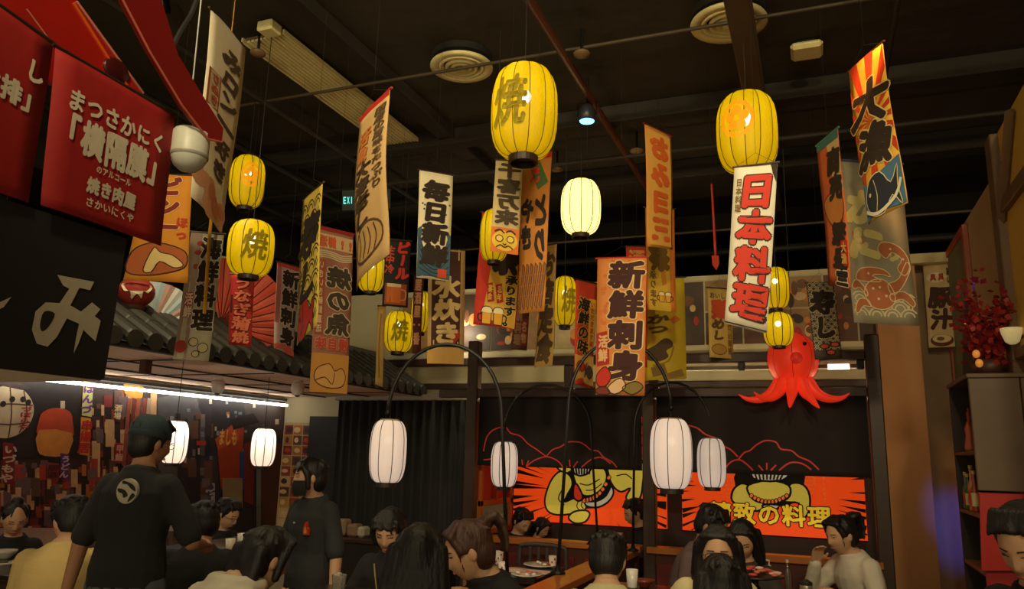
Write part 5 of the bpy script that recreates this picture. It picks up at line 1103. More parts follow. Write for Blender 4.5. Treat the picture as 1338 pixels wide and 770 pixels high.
# ------------------------------------------------------------------ people
SK = mat((206, 160, 124), .55, var=.06, scale=30); SK2 = mat((176, 128, 96), .55, var=.06, scale=30)
HAIR = mat((20, 17, 16), .55, var=.3, scale=40, stretch=(1, 1, .12), bump=.35, bscale=90); HAIRB = mat((66, 40, 30), .55, var=.3, scale=40, stretch=(1, 1, .12), bump=.5, bscale=90)
def rotx(a): return np.array([[1, 0, 0], [0, cos(a), -sin(a)], [0, sin(a), cos(a)]])
def rotz(a): return np.array([[cos(a), -sin(a), 0], [sin(a), cos(a), 0], [0, 0, 1]])
def roty(a): return np.array([[cos(a), 0, sin(a)], [0, 1, 0], [-sin(a), 0, cos(a)]])
def ik(S, T, a, b_, pole):
    S, T = np.array(S, float), np.array(T, float); d = T-S; L = np.linalg.norm(d); L2 = min(L, (a+b_)*.995); T = S+d/L*L2; d = d/L
    x = (a*a-b_*b_+L2*L2)/(2*L2); h = sqrt(max(0, a*a-x*x)); p = np.array(pole, float); p = p-d*p.dot(d); p /= np.linalg.norm(p)
    return S+d*x+p*h, T
def head_surface(dx, dy, dz):
    x, y, z = .074*dx, (.093 if dy > 0 else .100)*dy, .118*dz
    if dz < 0:
        t = -dz; x *= 1-.30*t**1.6
        if dy < 0: y *= 1-.5*t
        else: y *= 1-.06*t
    if dy > .1:
        g = lambda cx, cz, wx, wz: math.exp(-((abs(x)-cx)/wx)**2-((z-cz)/wz)**2)
        y += .021*g(0, -.030, .013, .016)+.009*g(0, -.006, .010, .020)-.008*g(.031, .006, .015, .011)+.005*g(0, -.066, .024, .009)+.007*g(0, -.103, .022, .014)+.004*g(.04, -.03, .016, .02)+.004*g(.03, .026, .022, .008)
    return x, y, z
def person(label, px, py, D, face, lean=8, hp=8, hy=0, ht=0, stand=False, shirt=(40, 40, 42), sleeve='long', trousers=(40, 42, 50), hair='short', hairm=None, R=None, L=None, skin=None, voxel=.0085,
           female=False, feat=True, glasses=None, mask=False, cap=None, hood=False, curl=.5, emblem=None, headtop=.045, shirtm=None, sit=.50, rpole=None, lpole=None, zipper=None, hunch=0, stool=True):
    hairm = hairm or HAIR; skin = skin or SK; head_t = at(px, py, D=D)
    ph = radians(face); dirv = cos(ph)*(-F0)+sin(ph)*R0; ex = np.cross(dirv, UP); M = np.stack([ex, dirv, UP], 1)      # local x = own right, y = ahead
    al = radians(lean); wS = .92 if female else 1.0
    def spine(t): return np.array([0, t*sin(al), t*cos(al)])
    neckT = spine(.535)
    hr = rotz(-radians(hy)).dot(rotx(-radians(hp))).dot(roty(radians(ht)))
    hc = neckT+np.array([0, .035*cos(al)+.02+.05*hunch, .102-.045*hunch])
    topl = hc+hr.dot(np.array([0, -.01, .118+(.012 if hair != 'none' else 0)]))
    if stand: s = head_t[2]/(.86+topl[2]); hipz = .86*s
    else: s = (head_t[2]-sit)/topl[2]; hipz = sit
    hip = head_t-M.dot(topl*s); hip[2] = hipz
    def Wd(p): return hip+M.dot(np.array(p, float))*s
    foot0 = np.array([hip[0], hip[1], 0]); root = empty('person', foot0, label, 'person')
    # ---- joints
    sh = {k: spine(.435)+np.array([k*.164*wS, 0, 0]) for k in (1, -1)}
    tgt = {1: R if R is not None else ((.26, .06, -.10) if stand else (.17, .36, .24)), -1: L if L is not None else ((-.26, .06, -.10) if stand else (-.17, .36, .24))}
    el, wr = {}, {}
    for k in (1, -1):
        pole = {1: rpole, -1: lpole}[k] or (k*.5, -.5, -.8)
        el[k], wr[k] = ik(sh[k], tgt[k], .285, .25, pole)
    sec = [(-.10, .12, .10), (-.04, .165, .12), (.05, .168, .125), (.18, .145, .108), (.32, .165, .118), (.40, .172, .110), (.455, .145, .088), (.49, .085, .070), (.535, .056, .058)]
    def torso(b, inf, secs, n=18):
        rs = []
        for t, rx, ry in secs:
            c = spine(t); rs.append([Wd(c+np.array([(rx*wS+inf)*cos(a), (ry+inf)*sin(a)*cos(al), -(ry+inf)*sin(a)*sin(al)])) for a in [2*pi*j/n for j in range(n)]])
        b.rings(rs)
    def cone(b, p, r1, q, r2, n=10): b.cone(Wd(p), r1*s, Wd(q), r2*s, n)
    body = B(); torso(body, 0, sec); cone(body, spine(.50), .055, hc+hr.dot((0, -.015, -.05)), .052)
    # head
    rs = []; nu, nv = 40, 30
    for i in range(nv+1):
        th = pi*i/nv; th = min(max(th, .04), pi-.04)
        rs.append([Wd(hc+hr.dot(np.array(head_surface(sin(th)*cos(a), sin(th)*sin(a), -cos(th))))) for a in [2*pi*j/nu for j in range(nu)]])
    body.rings(rs)
    for k in (1, -1):
        body.ell(Wd(hc+hr.dot((k*.076, -.008, -.004))), (.010*s, .018*s, .030*s), M.dot(hr), 10, 8)
        cone(body, sh[k]*np.array([.82, 1, 1])+np.array([0, 0, -.012]), .044, el[k], .036); cone(body, el[k], .040, wr[k], .027)
        # hand
        d = wr[k]-el[k]; d /= np.linalg.norm(d); side = np.cross(d, (0, 0, 1.)); side = side/np.linalg.norm(side) if np.linalg.norm(side) > .1 else np.array([1., 0, 0]); nrm = np.cross(side, d)     # nrm points up out of the back of the hand
        if nrm[2] < 0 and not stand: nrm, side = -nrm, -side
        cur = curl; hw = wr[k]
        for j in range(4):
            o = (j-1.5)*.019; base = hw+d*.085+side*o; ln = (.062, .074, .070, .054)[j]
            cone(body, hw+d*.012+side*o*.8, .013, base, .0115)
            a1, a2 = cur*.7, cur*1.5; m_ = base+(d*cos(a1)-nrm*sin(a1))*ln*.55; e = m_+(d*cos(a2)-nrm*sin(a2))*ln*.5
            cone(body, base, .0095, m_, .0088, 8); cone(body, m_, .0088, e, .0075, 8)
        sd = side*(1 if (side.dot((-k, 0, 0)) > 0) else -1)
        tb = hw+d*.03+sd*.028; tm = tb+(d*.6+sd*.7-nrm*.25)*.036; te = tm+(d*.9+sd*.15-nrm*.4*cur)*.030
        cone(body, hw+d*.015+sd*.012, .013, tb, .012, 8); cone(body, tb, .012, tm, .0105, 8); cone(body, tm, .0105, te, .0085, 8)
    # legs
    for k in (1, -1):
        hj = np.array([k*.095, 0, -.02])
        if stand: kn, an = hj+np.array([k*.01, .02, -.41]), hj+np.array([k*.015, -.02, -.80])
        else:
            kn = hj+np.array([k*.05, .42, 0]); an = kn+np.array([0, -.02, -(hipz/s-.10)])
        cone(body, hj, .085, kn, .058); cone(body, kn, .056, an, .038); cone(body, an+np.array([0, -.02, -.03]), .034, an+np.array([0, .13, -.045]), .026)
        tr_ = (hj, kn, an); (legs := locals().setdefault('legs', {}))[k] = tr_
    objmesh('body', remesh(body, voxel*s, 2), skin, root)
    # ---- clothing
    sm = shirtm or mat(shirt, .85, var=.1, scale=12, bump=.5, bscale=16); g = B()
    ss = [(-.13, .15, .125)]+sec[1:6]+[(.462, .125, .085), (.497, .082, .075)]
    torso(g, .016, ss)
    for k in (1, -1):
        cone(g, sh[k]*np.array([.86, 1, 1])+np.array([0, 0, -.005]), .068, el[k]*.55+sh[k]*.45 if sleeve == 'short' else el[k], .058 if sleeve == 'short' else .050)
        if sleeve == 'short': cone(g, sh[k]*.45+el[k]*.55, .058, sh[k]*.12+el[k]*.88, .060)
        if sleeve == 'long': cone(g, el[k], .053, el[k]*.06+wr[k]*.94, .041); cone(g, el[k]*.3+wr[k]*.7, .046, el[k]*.1+wr[k]*.9, .040)
    for j in range(12):
        a = 2*pi*j/12; a2 = 2*pi*(j+1)/12; r_ = .070 if not hood else .085; q = lambda a_: spine(.508)+np.array([r_*cos(a_), r_*1.0*sin(a_), .014*(-sin(a_))])
        cone(g, q(a), .018 if not hood else .036, q(a2), .018 if not hood else .036, 8)
    if hood:
        for j in range(-3, 4): cone(g, spine(.47)+np.array([j*.03, -.085, 0]), .04, spine(.30)+np.array([j*.018, -.14, .02]), .03, 8)
    objmesh('shirt', remesh(g, .011*s, 2), sm, root)
    g = B(); torso(g, .012, [(-.12, .13, .11), (-.05, .17, .125), (.04, .168, .125)])
    for k in (1, -1):
        hj, kn, an = legs[k]; cone(g, hj, .098, kn, .072); cone(g, kn, .072, an+np.array([0, 0, .02]), .055)
    objmesh('trousers', remesh(g, .016*s, 1), mat(trousers, .85), root)
    for k in (1, -1):
        an = legs[k][2]; g = B(); g.cone(Wd(an+np.array([0, -.03, -.035])), .040*s, Wd(an+np.array([0, .14, -.05])), .034*s); z = min(v[2] for v in g.v); g.v = [(x, y, max(zz-z, 0)) for x, y, zz in g.v]; obj('shoe', g, BLACK, root, smooth=True)
    # ---- hair, in head coordinates
    HM = M.dot(hr)
    def Hd(p): return Wd(hc+hr.dot(np.array(p, float)))
    h = B()
    def he(c, r): h.ell(Hd(c), tuple(x*s for x in r), HM, 18, 12)
    def hcn(p, r1, q, r2): h.cone(Hd(p), r1*s, Hd(q), r2*s, 8)
    r2_ = random.Random(int(px*7+py))
    if hair != 'none':
        he((0, -.022, .030), (.085, .097, .098))
        if hair in ('short', 'crop'):
            he((0, -.045, -.01), (.080, .068, .080))
            for j in range(7): x = -.06+.02*j; hcn((x, .02, .116), .016, (x*1.05+.004, .070, .078+r2_.uniform(-.012, .008)), .008)
            for j in range(12): a = 2*pi*j/12; hcn((.03*cos(a), -.02+.03*sin(a), .115), .016, (.075*cos(a), -.02+.09*sin(a), .085), .014)
            for k in (1, -1): hcn((k*.075, .01, .05), .016, (k*.076, .012, -.012), .008)
        if hair in ('long', 'longback', 'bob', 'pony', 'bangs'):
            he((0, -.048, -.012), (.083, .068, .088))
            for j in range(11):
                x = -.07+.014*j; hcn((x*.3, .01, .122), .016, (x, .062, .085), .013)
                if hair == 'bangs': hcn((x, .064, .085), .009, (x*1.02+r2_.uniform(-.006, .006), .087, .050+r2_.uniform(-.016, .016)), .006)
            for k in (1, -1):
                hcn((k*.055, .06, .09), .018, (k*.078, .035, .02), .016)
                if hair != 'pony': hcn((k*.078, .03, .03), .019, (k*.078, .02, -.06), .017)
        if hair in ('long', 'longback'):
            for j in range(9):
                x = -.085+.02125*j; yb = -.075-.02*(1-(x/.085)**2); e = (x*1.25, -.085+.01*r2_.uniform(-1, 1)-(.02 if hair == 'longback' else 0), -.27+r2_.uniform(-.03, .03)); hcn((x, yb+.025, .03), .030, (x*1.15, yb+.005, -.10), .032); hcn((x*1.15, yb+.005, -.10), .030, e, .017)
            for k in (1, -1): hcn((k*.082, .02, -.02), .022, (k*.095, .02, -.14), .022); hcn((k*.095, .02, -.14), .022, (k*.095, .045, -.24), .012)
        if hair == 'bob':
            for j in range(9): x = -.08+.02*j; hcn((x, -.08, .02), .030, (x*1.1, -.085, -.12), .022)
        if hair == 'pony':
            he((0, -.105, .085), (.036, .036, .034))
            pts = [(0, -.115, .10), (.0, -.15, .105), (.0, -.172, .065), (.0, -.170, .01), (0, -.155, -.05)]
            for j in range(5):
                o = (j-2)*.012
                for i in range(4): p, q = pts[i], pts[i+1]; hcn((p[0]+o, p[1], p[2]), .022-.003*i, (q[0]+o*1.2, q[1]+.004*j, q[2]), .020-.004*i)
            for k in (1, -1): hcn((k*.07, .05, .05), .007, (k*.074, .045, -.07), .004)
        if hair == 'bun': he((0, -.05, -.01), (.082, .066, .085)); he((0, -.03, .125), (.04, .04, .035))
        for j in range(26):
            a = r2_.uniform(0, 2*pi); u = r2_.uniform(.1, .9); d = np.array([cos(a)*sin(u), sin(a)*sin(u), cos(u)]); c0 = np.array((0, -.022, .03))+d*np.array((.084, .096, .097)); t_ = np.cross(d, (0, 0, 1)); t_ = np.array([d[0], d[1]-.2, -.8]); t_ /= np.linalg.norm(t_); hcn(c0, .007, c0+t_*.05+d*.002, .004)
        objmesh('hair', remesh(h, .0075*s, 1), hairm, root)
    if cap:
        g = B(); rs = []
        for i, (r_, z_) in enumerate(((.093, .035), (.095, .05), (.094, .085), (.080, .118), (.047, .138), (.004, .143))): rs.append([Hd((r_*.95*cos(a), -.018+r_*1.08*sin(a), z_)) for a in [2*pi*j/24 for j in range(24)]])
        g.rings(rs); cp_ = obj('cap', g, mat(cap, .85, bump=.3, bscale=30), root, smooth=True)
        g = B(); g.rings([[Hd((r_*.95*cos(a), -.018+r_*1.08*sin(a), z_)) for a in [2*pi*j/24 for j in range(24)]] for r_, z_ in ((.094, .028), (.097, .034), (.096, .055), (.093, .058))], cap=False); obj('cap_band', g, mat(tuple(int(x*.8) for x in cap), .85), cp_, smooth=True)
    if feat:
        yf = lambda x, z: head_surface(x/.074, sqrt(max(.02, 1-(x/.074)**2-(z/.118)**2)), z/.118)[1]
        dn = hp > 18
        for k in (1, -1):
            x, z = k*.031, .004
            g = B(); g.ell(Hd((x, yf(x, z)-.001, z)), (.0135*s, .005*s, (.0028 if dn else .0052)*s), HM, 12, 8); obj('eye', g, mat((60, 40, 34), .4) if dn else mat((220, 208, 196), .3), root, smooth=True)
            if not dn: g = B(); g.ell(Hd((x, yf(x, z)+.0028, z)), (.0058*s, .002*s, .0054*s), HM, 10, 6); obj('iris', g, mat((24, 16, 14), .2), root, smooth=True)
            g = B(); g.cone(Hd((k*.016, yf(k*.016, .026)+.0005, .026)), .0028*s, Hd((k*.045, yf(k*.045, .026)+.0005, .0245)), .0022*s, 6); obj('eyebrow', g, hairm, root)
            g = B(); g.cone(Hd((k*.018, yf(k*.018, z)+.0015, z+.003)), .0017*s, Hd((k*.044, yf(k*.044, z)+.0015, z+.004)), .0016*s, 6); obj('eyelid', g, mat((70, 46, 38), .5), root)
        if not mask: g = B(); g.ell(Hd((0, yf(0, -.064)+.0005, -.064)), (.022*s, .0045*s, .0062*s), HM, 12, 8); obj('lips', g, mat((178, 106, 90), .45), root, smooth=True)
    if mask:
        g = B(); rs = []
        for i in range(8):
            z = -.015-.095*i/7; row = []
            for j in range(13):
                a = radians(-82+164*j/12); x = .078*sin(a)*(1-.25*(i/7)**2); y = .103*cos(a)**.7*(1-.08*abs(i-3)/3)+.008 if cos(a) > 0 else 0; row.append(Hd((x, y, z)))
            rs.append(row)
        g.rings(rs, cap=False, closed=False); n0 = len(g.v); m2 = [tuple(np.array(v)+.004*(np.array(Hd((0, 0, -.05)))-np.array(v))/np.linalg.norm(np.array(Hd((0, 0, -.05)))-np.array(v))) for v in g.v]; g.add(m2, [tuple(reversed(ff)) for ff in list(g.f)]); obj('face_mask', g, mat((26, 26, 28), .85), root, smooth=True)
        for k in (1, -1): g = B(); g.tube([Hd((k*.073, .02, -.03)), Hd((k*.08, -.01, .015))], .0018*s, 5); obj('mask_loop', g, BLACK, root)
    if glasses:
        gm_ = mat(glasses, .3, metal=.4)
        for k in (1, -1):
            g = B(); yq = .094; g.tube([Hd((k*.032+.021*cos(a), yq-.10*abs(.021*cos(a)*k+.0)**1, .002+.016*sin(a))) for a in [2*pi*j/16 for j in range(17)]], .0016*s, 5); obj('glasses_rim', g, gm_, root)
            g = B(); g.tube([Hd((k*.053, .092, .006)), Hd((k*.078, .05, .008)), Hd((k*.08, -.01, .006))], .0016*s, 5); obj('glasses_arm', g, gm_, root)
        g = B(); g.tube([Hd((-.011, .094, .004)), Hd((0, .099, .006)), Hd((.011, .094, .004))], .0015*s, 5); obj('glasses_bridge', g, gm_, root)
    if emblem == 'back':
        c0 = spine(.415)+np.array([.02, .014, 0]); g = B(); g.add([Wd(c0+np.array([.052*cos(a), -.150, .058*sin(a)])) for a in [2*pi*j/24 for j in range(24)]]+[Wd(c0+np.array([.052*cos(a), -.130, .058*sin(a)])) for a in [2*pi*j/24 for j in range(24)]], [tuple(range(24))]+[(j, (j+1) % 24, (j+1) % 24+24, j+24) for j in range(24)]); obj('back_emblem', g, mat((196, 190, 170), .8), root)
        for pts in ([(-.02, .048), (.03, .03), (.045, .0), (.02, .012), (.0, .03), (-.025, .034)], [(-.045, .012), (-.01, .005), (.008, -.02), (-.012, -.03), (-.02, -.012), (-.04, -.005)], [(.012, -.05), (.045, -.022), (.03, -.008), (.016, -.03)]):
            P = smooth_pts(pts, 3); g = B(); n = len(P); g.add([Wd(c0+np.array([p[0], -.152, p[1]])) for p in P], [tuple(x) for x in tessellate_polygon([[Vector((p[0], p[1], 0)) for p in P]])]); obj('emblem_print', g, mat((40, 38, 36), .8), root)
    if emblem == 'chest':
        c0 = spine(.33)+np.array([-.085, .145, .0]); P = [(-.02, -.035), (.018, -.035), (.02, .0), (.008, .035), (-.002, .045), (-.008, .01), (-.02, .0)]
        for i, m_ in enumerate((mat((196, 60, 34), .7), mat((214, 150, 60), .7))):
            sc_ = (1, .5)[i]; g = B(); g.add([Wd(c0+np.array([p[0]*sc_, .002*i, p[1]*sc_-.008*i])) for p in P]+[Wd(c0+np.array([p[0]*sc_, -.02, p[1]*sc_-.008*i])) for p in P], [tuple(range(7))]+[(j, (j+1) % 7, (j+1) % 7+7, j+7) for j in range(7)]); obj('chest_emblem', g, m_, root)
        g = B(); g.ell(Wd(spine(.36)+np.array([0.02, .142, 0])), (.007*s,)*3); obj('button', g, mat((180, 180, 175), .4), root, smooth=True)
    if zipper:
        for k in (1, -1):
            g = B(); g.tube([Wd(spine(t)+np.array([k*(.03+.10*(t-.2)), .150-.10*max(0, t-.38), 0])) for t in (.10, .2, .3, .40, .46)], .004, 5); obj('zip_edge', g, mat((190, 170, 110), .5), root)
        g = B(); torso(g, .019, [(-.13, .15, .125), (.05, .165, .125), (.18, .145, .108), (.27, .155, .114)]); objmesh('yellow_jacket_body', remesh(g, .012, 1), mat(zipper, .8), root)
        for k in (1, -1):
            g = B(); cone(g, el[k]*.8+sh[k]*.2, .062, el[k], .060); cone(g, el[k], .059, wr[k]*.9+el[k]*.1, .046); objmesh('yellow_sleeve', remesh(g, .011, 1), mat(zipper, .8), root)
    if not stand and stool:
        c0 = np.array([hip[0], hip[1], 0]); zs = sit-.105*s
        st = empty('stool', c0, 'low round stool under the ' + label.split(' ', 1)[1] if False else 'round stool below the ' + ' '.join(label.split()[:11]), 'stool', 'dining stools')
        g = B(); g.lathe([(.165, zs-.05), (.175, zs-.04), (.175, zs-.012), (.16, zs)], c0, 20); obj('seat', g, mat((60, 30, 26), .5), st)
        for j in range(4): a = pi/4+pi/2*j; g = B(); g.tube([c0+np.array([.11*cos(a), .11*sin(a), zs-.05]), c0+np.array([.16*cos(a), .16*sin(a), 0])], .012, 6); obj('leg', g, METAL, st)
    return dict(root=root, Wd=Wd, wr={k: Wd(wr[k]) for k in wr}, hd=Hd, hip=hip, s=s, M=M, el={k: Wd(el[k]) for k in el})
PP = {}
BK = (30, 30, 32)
PP['w1'] = person('standing waiter in dark cap seen from behind with round white back emblem', 204, 546, 4.2, 174, lean=3, hp=8, hy=30, stand=True, shirt=(34, 35, 36), sleeve='short', trousers=(92, 98, 106), hair='crop', cap=(44, 62, 70), L=(-.30, .0, -.10), R=(.22, .28, .14), rpole=(.5, -.7, -.5), lpole=(-.3, -1, 0), emblem='back', voxel=.0065, glasses=(30, 30, 30), skin=SK2)
PP['womL'] = person('seated woman in black with thin glasses holding chopsticks at the left edge', 24, 656, 5.35, 25, lean=18, hp=24, hy=-16, shirt=BK, hair='bun', glasses=(170, 150, 120), female=True, voxel=.0065, R=(.18, .40, .30), L=(-.10, .40, .26), curl=.9)
PP['cream'] = person('seated diner in cream sweater seen from behind beside the capped waiter', 92, 650, 4.6, -160, hunch=.5, lean=24, hp=26, hy=-30, shirt=(214, 186, 120), hair='short', voxel=.008, L=(-.10, .36, .20), R=(.12, .36, .20), lpole=(-.1, -.3, -1), rpole=(.1, -.3, -1))
PP['manb'] = person('seated man in black seen from behind at the mural table', 268, 656, 4.85, -165, hunch=.5, lean=22, hp=22, hy=-12, shirt=(22, 22, 24), hair='short')
PP['gl'] = person('seated man in black with dark glasses looking down in front of the mural', 305, 653, 6.1, 62, lean=16, hp=24, hy=-12, shirt=(32, 32, 34), hair='short', glasses=(40, 34, 30), R=(.05, .42, .28), L=(-.2, .4, .26), voxel=.007)
PP['w2'] = person('standing waiter in black shirt with black face mask and red chest badge', 408, 597, 4.8, -32, lean=1, hp=2, hy=34, stand=True, shirt=(46, 48, 50), sleeve='short', trousers=(26, 26, 28), hair='bangs', mask=True, emblem='chest', female=True, L=(-.27, .06, -.10), R=(.22, .16, -.04), voxel=.0065)
PP['hood'] = person('seated woman in white hoodie with long black hair raising one hand', 358, 688, 3.8, 138, stool=False, lean=36, hp=16, hy=0, hunch=1, shirt=(214, 206, 184), hair='bob', hood=True, female=True, R=(.20, .34, .30), L=(-.22, .34, .24), curl=.35, voxel=.0065, feat=False)
PP['ym'] = person('seated young man in black and mustard jacket looking down', 508, 665, 4.5, -14, hunch=.3, lean=12, hp=22, hy=-4, shirt=(30, 28, 30), hair='bangs', zipper=(206, 130, 30), R=(.22, .36, .20), L=(-.12, .38, .22), voxel=.0065)
PP['lh'] = person('seated diner in black jacket with long black hair seen from behind at centre', 550, 684, 3.15, 178, lean=8, hp=10, shirt=(28, 28, 28), hair='longback', female=True, feat=False, shirtm=mat((28, 27, 26), .3, bump=.7, bscale=14))
PP['pony'] = person('seated woman with brown ponytail in black sweater, hand near her chin', 602, 680, 3.75, -62, hunch=.5, lean=24, hp=20, hy=16, shirt=(24, 24, 26), hair='pony', hairm=HAIRB, female=True, R=(.06, .26, .40), L=(-.12, .30, .34), curl=.7, voxel=.0065)
PP['b11'] = person('seated person with short black hair leaning over in the first booth', 688, 667, 7.1, 40, lean=26, hp=34, shirt=(26, 26, 30), hair='short', sit=.46)
PP['b12'] = person('smaller seated diner with chin length black hair in the first booth', 713, 678, 7.38, 55, lean=18, hp=30, shirt=(24, 22, 26), hair='bob', female=True, sit=.46)
PP['b13'] = person('seated man in black jacket facing left in the first booth', 824, 652, 6.95, -80, lean=1, hp=20, shirt=(26, 25, 28), hair='short')
PP['mb'] = person('seated man in pale shirt with short black hair seen from behind at centre right', 795, 696, 3.95, 172, hunch=.6, lean=28, hp=24, hy=6, shirt=(206, 196, 150), hair='crop', feat=False)
PP['gw'] = person('seated woman in cream shirt with glasses facing the viewer', 937, 686, 3.95, -6, hunch=.4, lean=20, hp=2, hy=10, shirt=(222, 208, 158), hair='long', glasses=(60, 56, 52), female=True, R=(.30, .30, .20), L=(-.25, .34, .22), voxel=.0065)
PP['dh'] = person('nearest seated diner with long black hair seen from behind at lower right', 940, 724, 3.2, 174, lean=10, hp=12, shirt=(24, 22, 22), hair='longback', female=True, feat=False, sit=.50)
PP['l17'] = person('seated woman in grey shirt with black hair behind the diner with glasses', 968, 681, 4.75, -28, lean=8, hp=26, hy=-6, shirt=(66, 58, 56), hair='long', female=True, voxel=.007)
PP['m18'] = person('seated man in mauve grey shirt leaning forward below the yellow mural characters', 941, 663, 5.3, 55, lean=20, hp=30, shirt=(104, 84, 84), hair='crop', skin=SK2)
PP['ws'] = person('seated woman in white shirt with tied black hair at the right booth table', 1094, 673, 5.3, -72, hunch=.3, lean=18, hp=12, shirt=(214, 204, 186), hair='pony', female=True, R=(.12, .34, .42), L=(-.16, .38, .26), voxel=.007)
PP['re'] = person('seated diner in black at the right edge of the picture', 1327, 660, 2.95, -60, lean=16, hp=26, shirt=(24, 23, 24), hair='short', R=(.10, .36, .26), L=(-.12, .38, .24), sit=.56, voxel=.0065)
# ------------------------------------------------------------------ tables and what stands on them
TZ = .75
def table(label, cx, cy, lx, ly, top=(40, 32, 30), z=TZ):
    t = empty('dining_table', (cx, cy, 0), label, 'table'); b = B(); b.bbox((cx-lx/2, cy-ly/2, z-.035), (cx+lx/2, cy+ly/2, z), .006); obj('table_top', b, mat(top, .3, coat=.2), t)
    for sx in (-1, 1):
        for sy in (-1, 1): x, y = cx+sx*(lx/2-.06), cy+sy*(ly/2-.06); b = B(); b.bbox((x-.025, y-.025, 0), (x+.025, y+.025, z-.036), .004); obj('leg', b, METAL, t)
    b = B(); b.box((cx-lx/2+.05, cy-ly/2+.05, z-.09), (cx+lx/2-.05, cy+ly/2-.05, z-.036)); obj('apron', b, WOOD, t)
def on(px, py, z=TZ): return at(px, py, Z=z)
def plate(label, p, r, c=(226, 220, 205), food=None):
    t = empty('plate', p, label, 'plate'); b = B(); b.lathe([(r*.6, 0), (r*.62, .006), (r, .018), (r*.98, .022), (r*.6, .011), (.002, .010)], p, 28); obj('dish', b, mat(c, .25, coat=.4), t, smooth=True)
    if food:
        r4 = random.Random(int(r*1e4))
        for k in range(food[0]): a = r4.uniform(0, 2*pi); q = r*.6*sqrt(r4.random()); b = B(); b.ell(p+np.array([q*cos(a), q*sin(a), .02+r4.uniform(0, .012)]), (r4.uniform(.014, .026), r4.uniform(.012, .022), .01), rotz(a), 8, 6); obj('food_piece', b, mat(food[1+k % (len(food)-1)], .5), t, smooth=True)
    return t
def bowl(label, p, r, c):
    t = empty('bowl', p, label, 'bowl'); b = B(); b.lathe([(r*.45, 0), (r*.5, .008), (r*.9, r*.5), (r, r*.75), (r*.94, r*.75), (r*.6, r*.25), (.002, r*.18)], p, 24); obj('vessel', b, mat(c, .3, coat=.4), t, smooth=True)
    b = B(); b.lathe([(.002, r*.45), (r*.76, r*.45), (r*.76, r*.44)], p, 20); obj('contents', b, mat((170, 130, 70), .5), t)
def cup(label, p, r, h, c, spots=None, name='cup', liquid=None):
    t = empty(name, p, label, name); b = B(); b.lathe([(r*.8, 0), (r*.84, .004), (r, h), (r*.9, h), (r*.76, .01), (.002, .008)], p, 20); obj('vessel', b, mat(c, .25, coat=.4) if not liquid else mat(c, .05, trans=.85), t, smooth=True)
    if spots:
        for k in range(9): a = 2*pi*k/9; z = h*(.25+.25*(k % 3)); q = r*(.84+.16*z/h)*1.01; b = B(); b.ell(p+np.array([q*cos(a), q*sin(a), z]), (.007, .007, .008), None, 8, 6); obj('pattern_spot', b, mat(spots, .4), t, smooth=True)
    if liquid: b = B(); b.lathe([(r*.7, .012), (r*.86, h*.8), (.002, h*.8)], p, 18); obj('drink', b, mat(liquid, .2), t, smooth=True)
def bottle(label, p, r, h, c, cap=(220, 214, 200), pump=False, name='bottle'):
    t = empty(name, p, label, 'bottle'); b = B(); b.lathe([(r*.9, 0), (r, .008), (r, h*.62), (r*.5, h*.78), (r*.36, h*.84), (r*.36, h)], p, 18); obj('body', b, mat(c, .25, coat=.5), t, smooth=True)
    b = B(); b.lathe([(r*.42, h), (r*.42, h+.018)], p, 12); obj('cap', b, mat(cap, .4), t)
    if pump: b = B(); q = p+np.array([0, 0, h+.018]); b.tube([q, q+np.array([0, 0, .03]), q+np.array([-.035, -.01, .032])], .006, 6); obj('pump_spout', b, mat(cap, .4), t)
def table_for(label, pts, m=.07, top=(40, 32, 30), z=TZ):
    P = np.array([on(*p, z) for p in pts]); lo, hi = P.min(0)-m, P.max(0)+m; table(label, (lo[0]+hi[0])/2, (lo[1]+hi[1])/2, hi[0]-lo[0], hi[1]-lo[1], top, z)
# left table in front of the chopsticks woman
table_for('dark table at the left edge in front of the chopsticks woman', [(78, 752), (40, 738), (6, 730), (110, 742)], .14, z=0.84)
cup('short glass of amber tea on the left table', on(78, 752, 0.84+.001), .032, .085, (230, 220, 200), name='glass', liquid=(190, 120, 40))
plate('white plate of greens on the left table', on(40, 738, 0.84+.001), .12, food=(14, (110, 130, 50), (226, 214, 180), (150, 170, 90)))
bowl('white bowl under the chopsticks on the left table', on(6, 730, 0.84+.001), .07, (210, 205, 190))
cup('brown wooden cup beside the cream sweater diner', on(110, 742, 0.84+.001), .035, .09, (110, 60, 36))
# chopsticks in the woman's right hand
h = PP['womL']['wr'][1]
for k, lab in ((0, 'upper white chopstick held by the woman at the left edge'), (1, 'lower white chopstick held by the woman at the left edge')):
    e = on(44+5*k, 735, 0.84+.05); a = h+(h-e)*.25+np.array([.0, 0, .02+.01*k]); b = B(); b.tube([a, e], [.0045, .0028], 6); tag(obj('chopstick', b, mat((226, 214, 190), .5), loc=e), lab, 'chopstick')
# mural table
table_for('dark table by the mural between the two men in black', [(330, 702), (316, 712), (333, 714), (347, 710), (300, 720)], .12, z=0.92)
plate('stack top white plate on the mural table', on(330, 702, 0.92+.001), .11); cup('white cylinder cup lying by the plates on the mural table', on(316, 712, 0.92+.001), .035, .075, (214, 210, 200)); cup('dark cup on the mural table', on(333, 714, 0.92+.001), .035, .07, (40, 38, 38)); bowl('small white bowl on the mural table', on(347, 710, 0.92+.001), .05, (206, 202, 192)); cup('white cup at the end of the mural table', on(300, 720, 0.92+.001), .032, .075, (226, 216, 196))
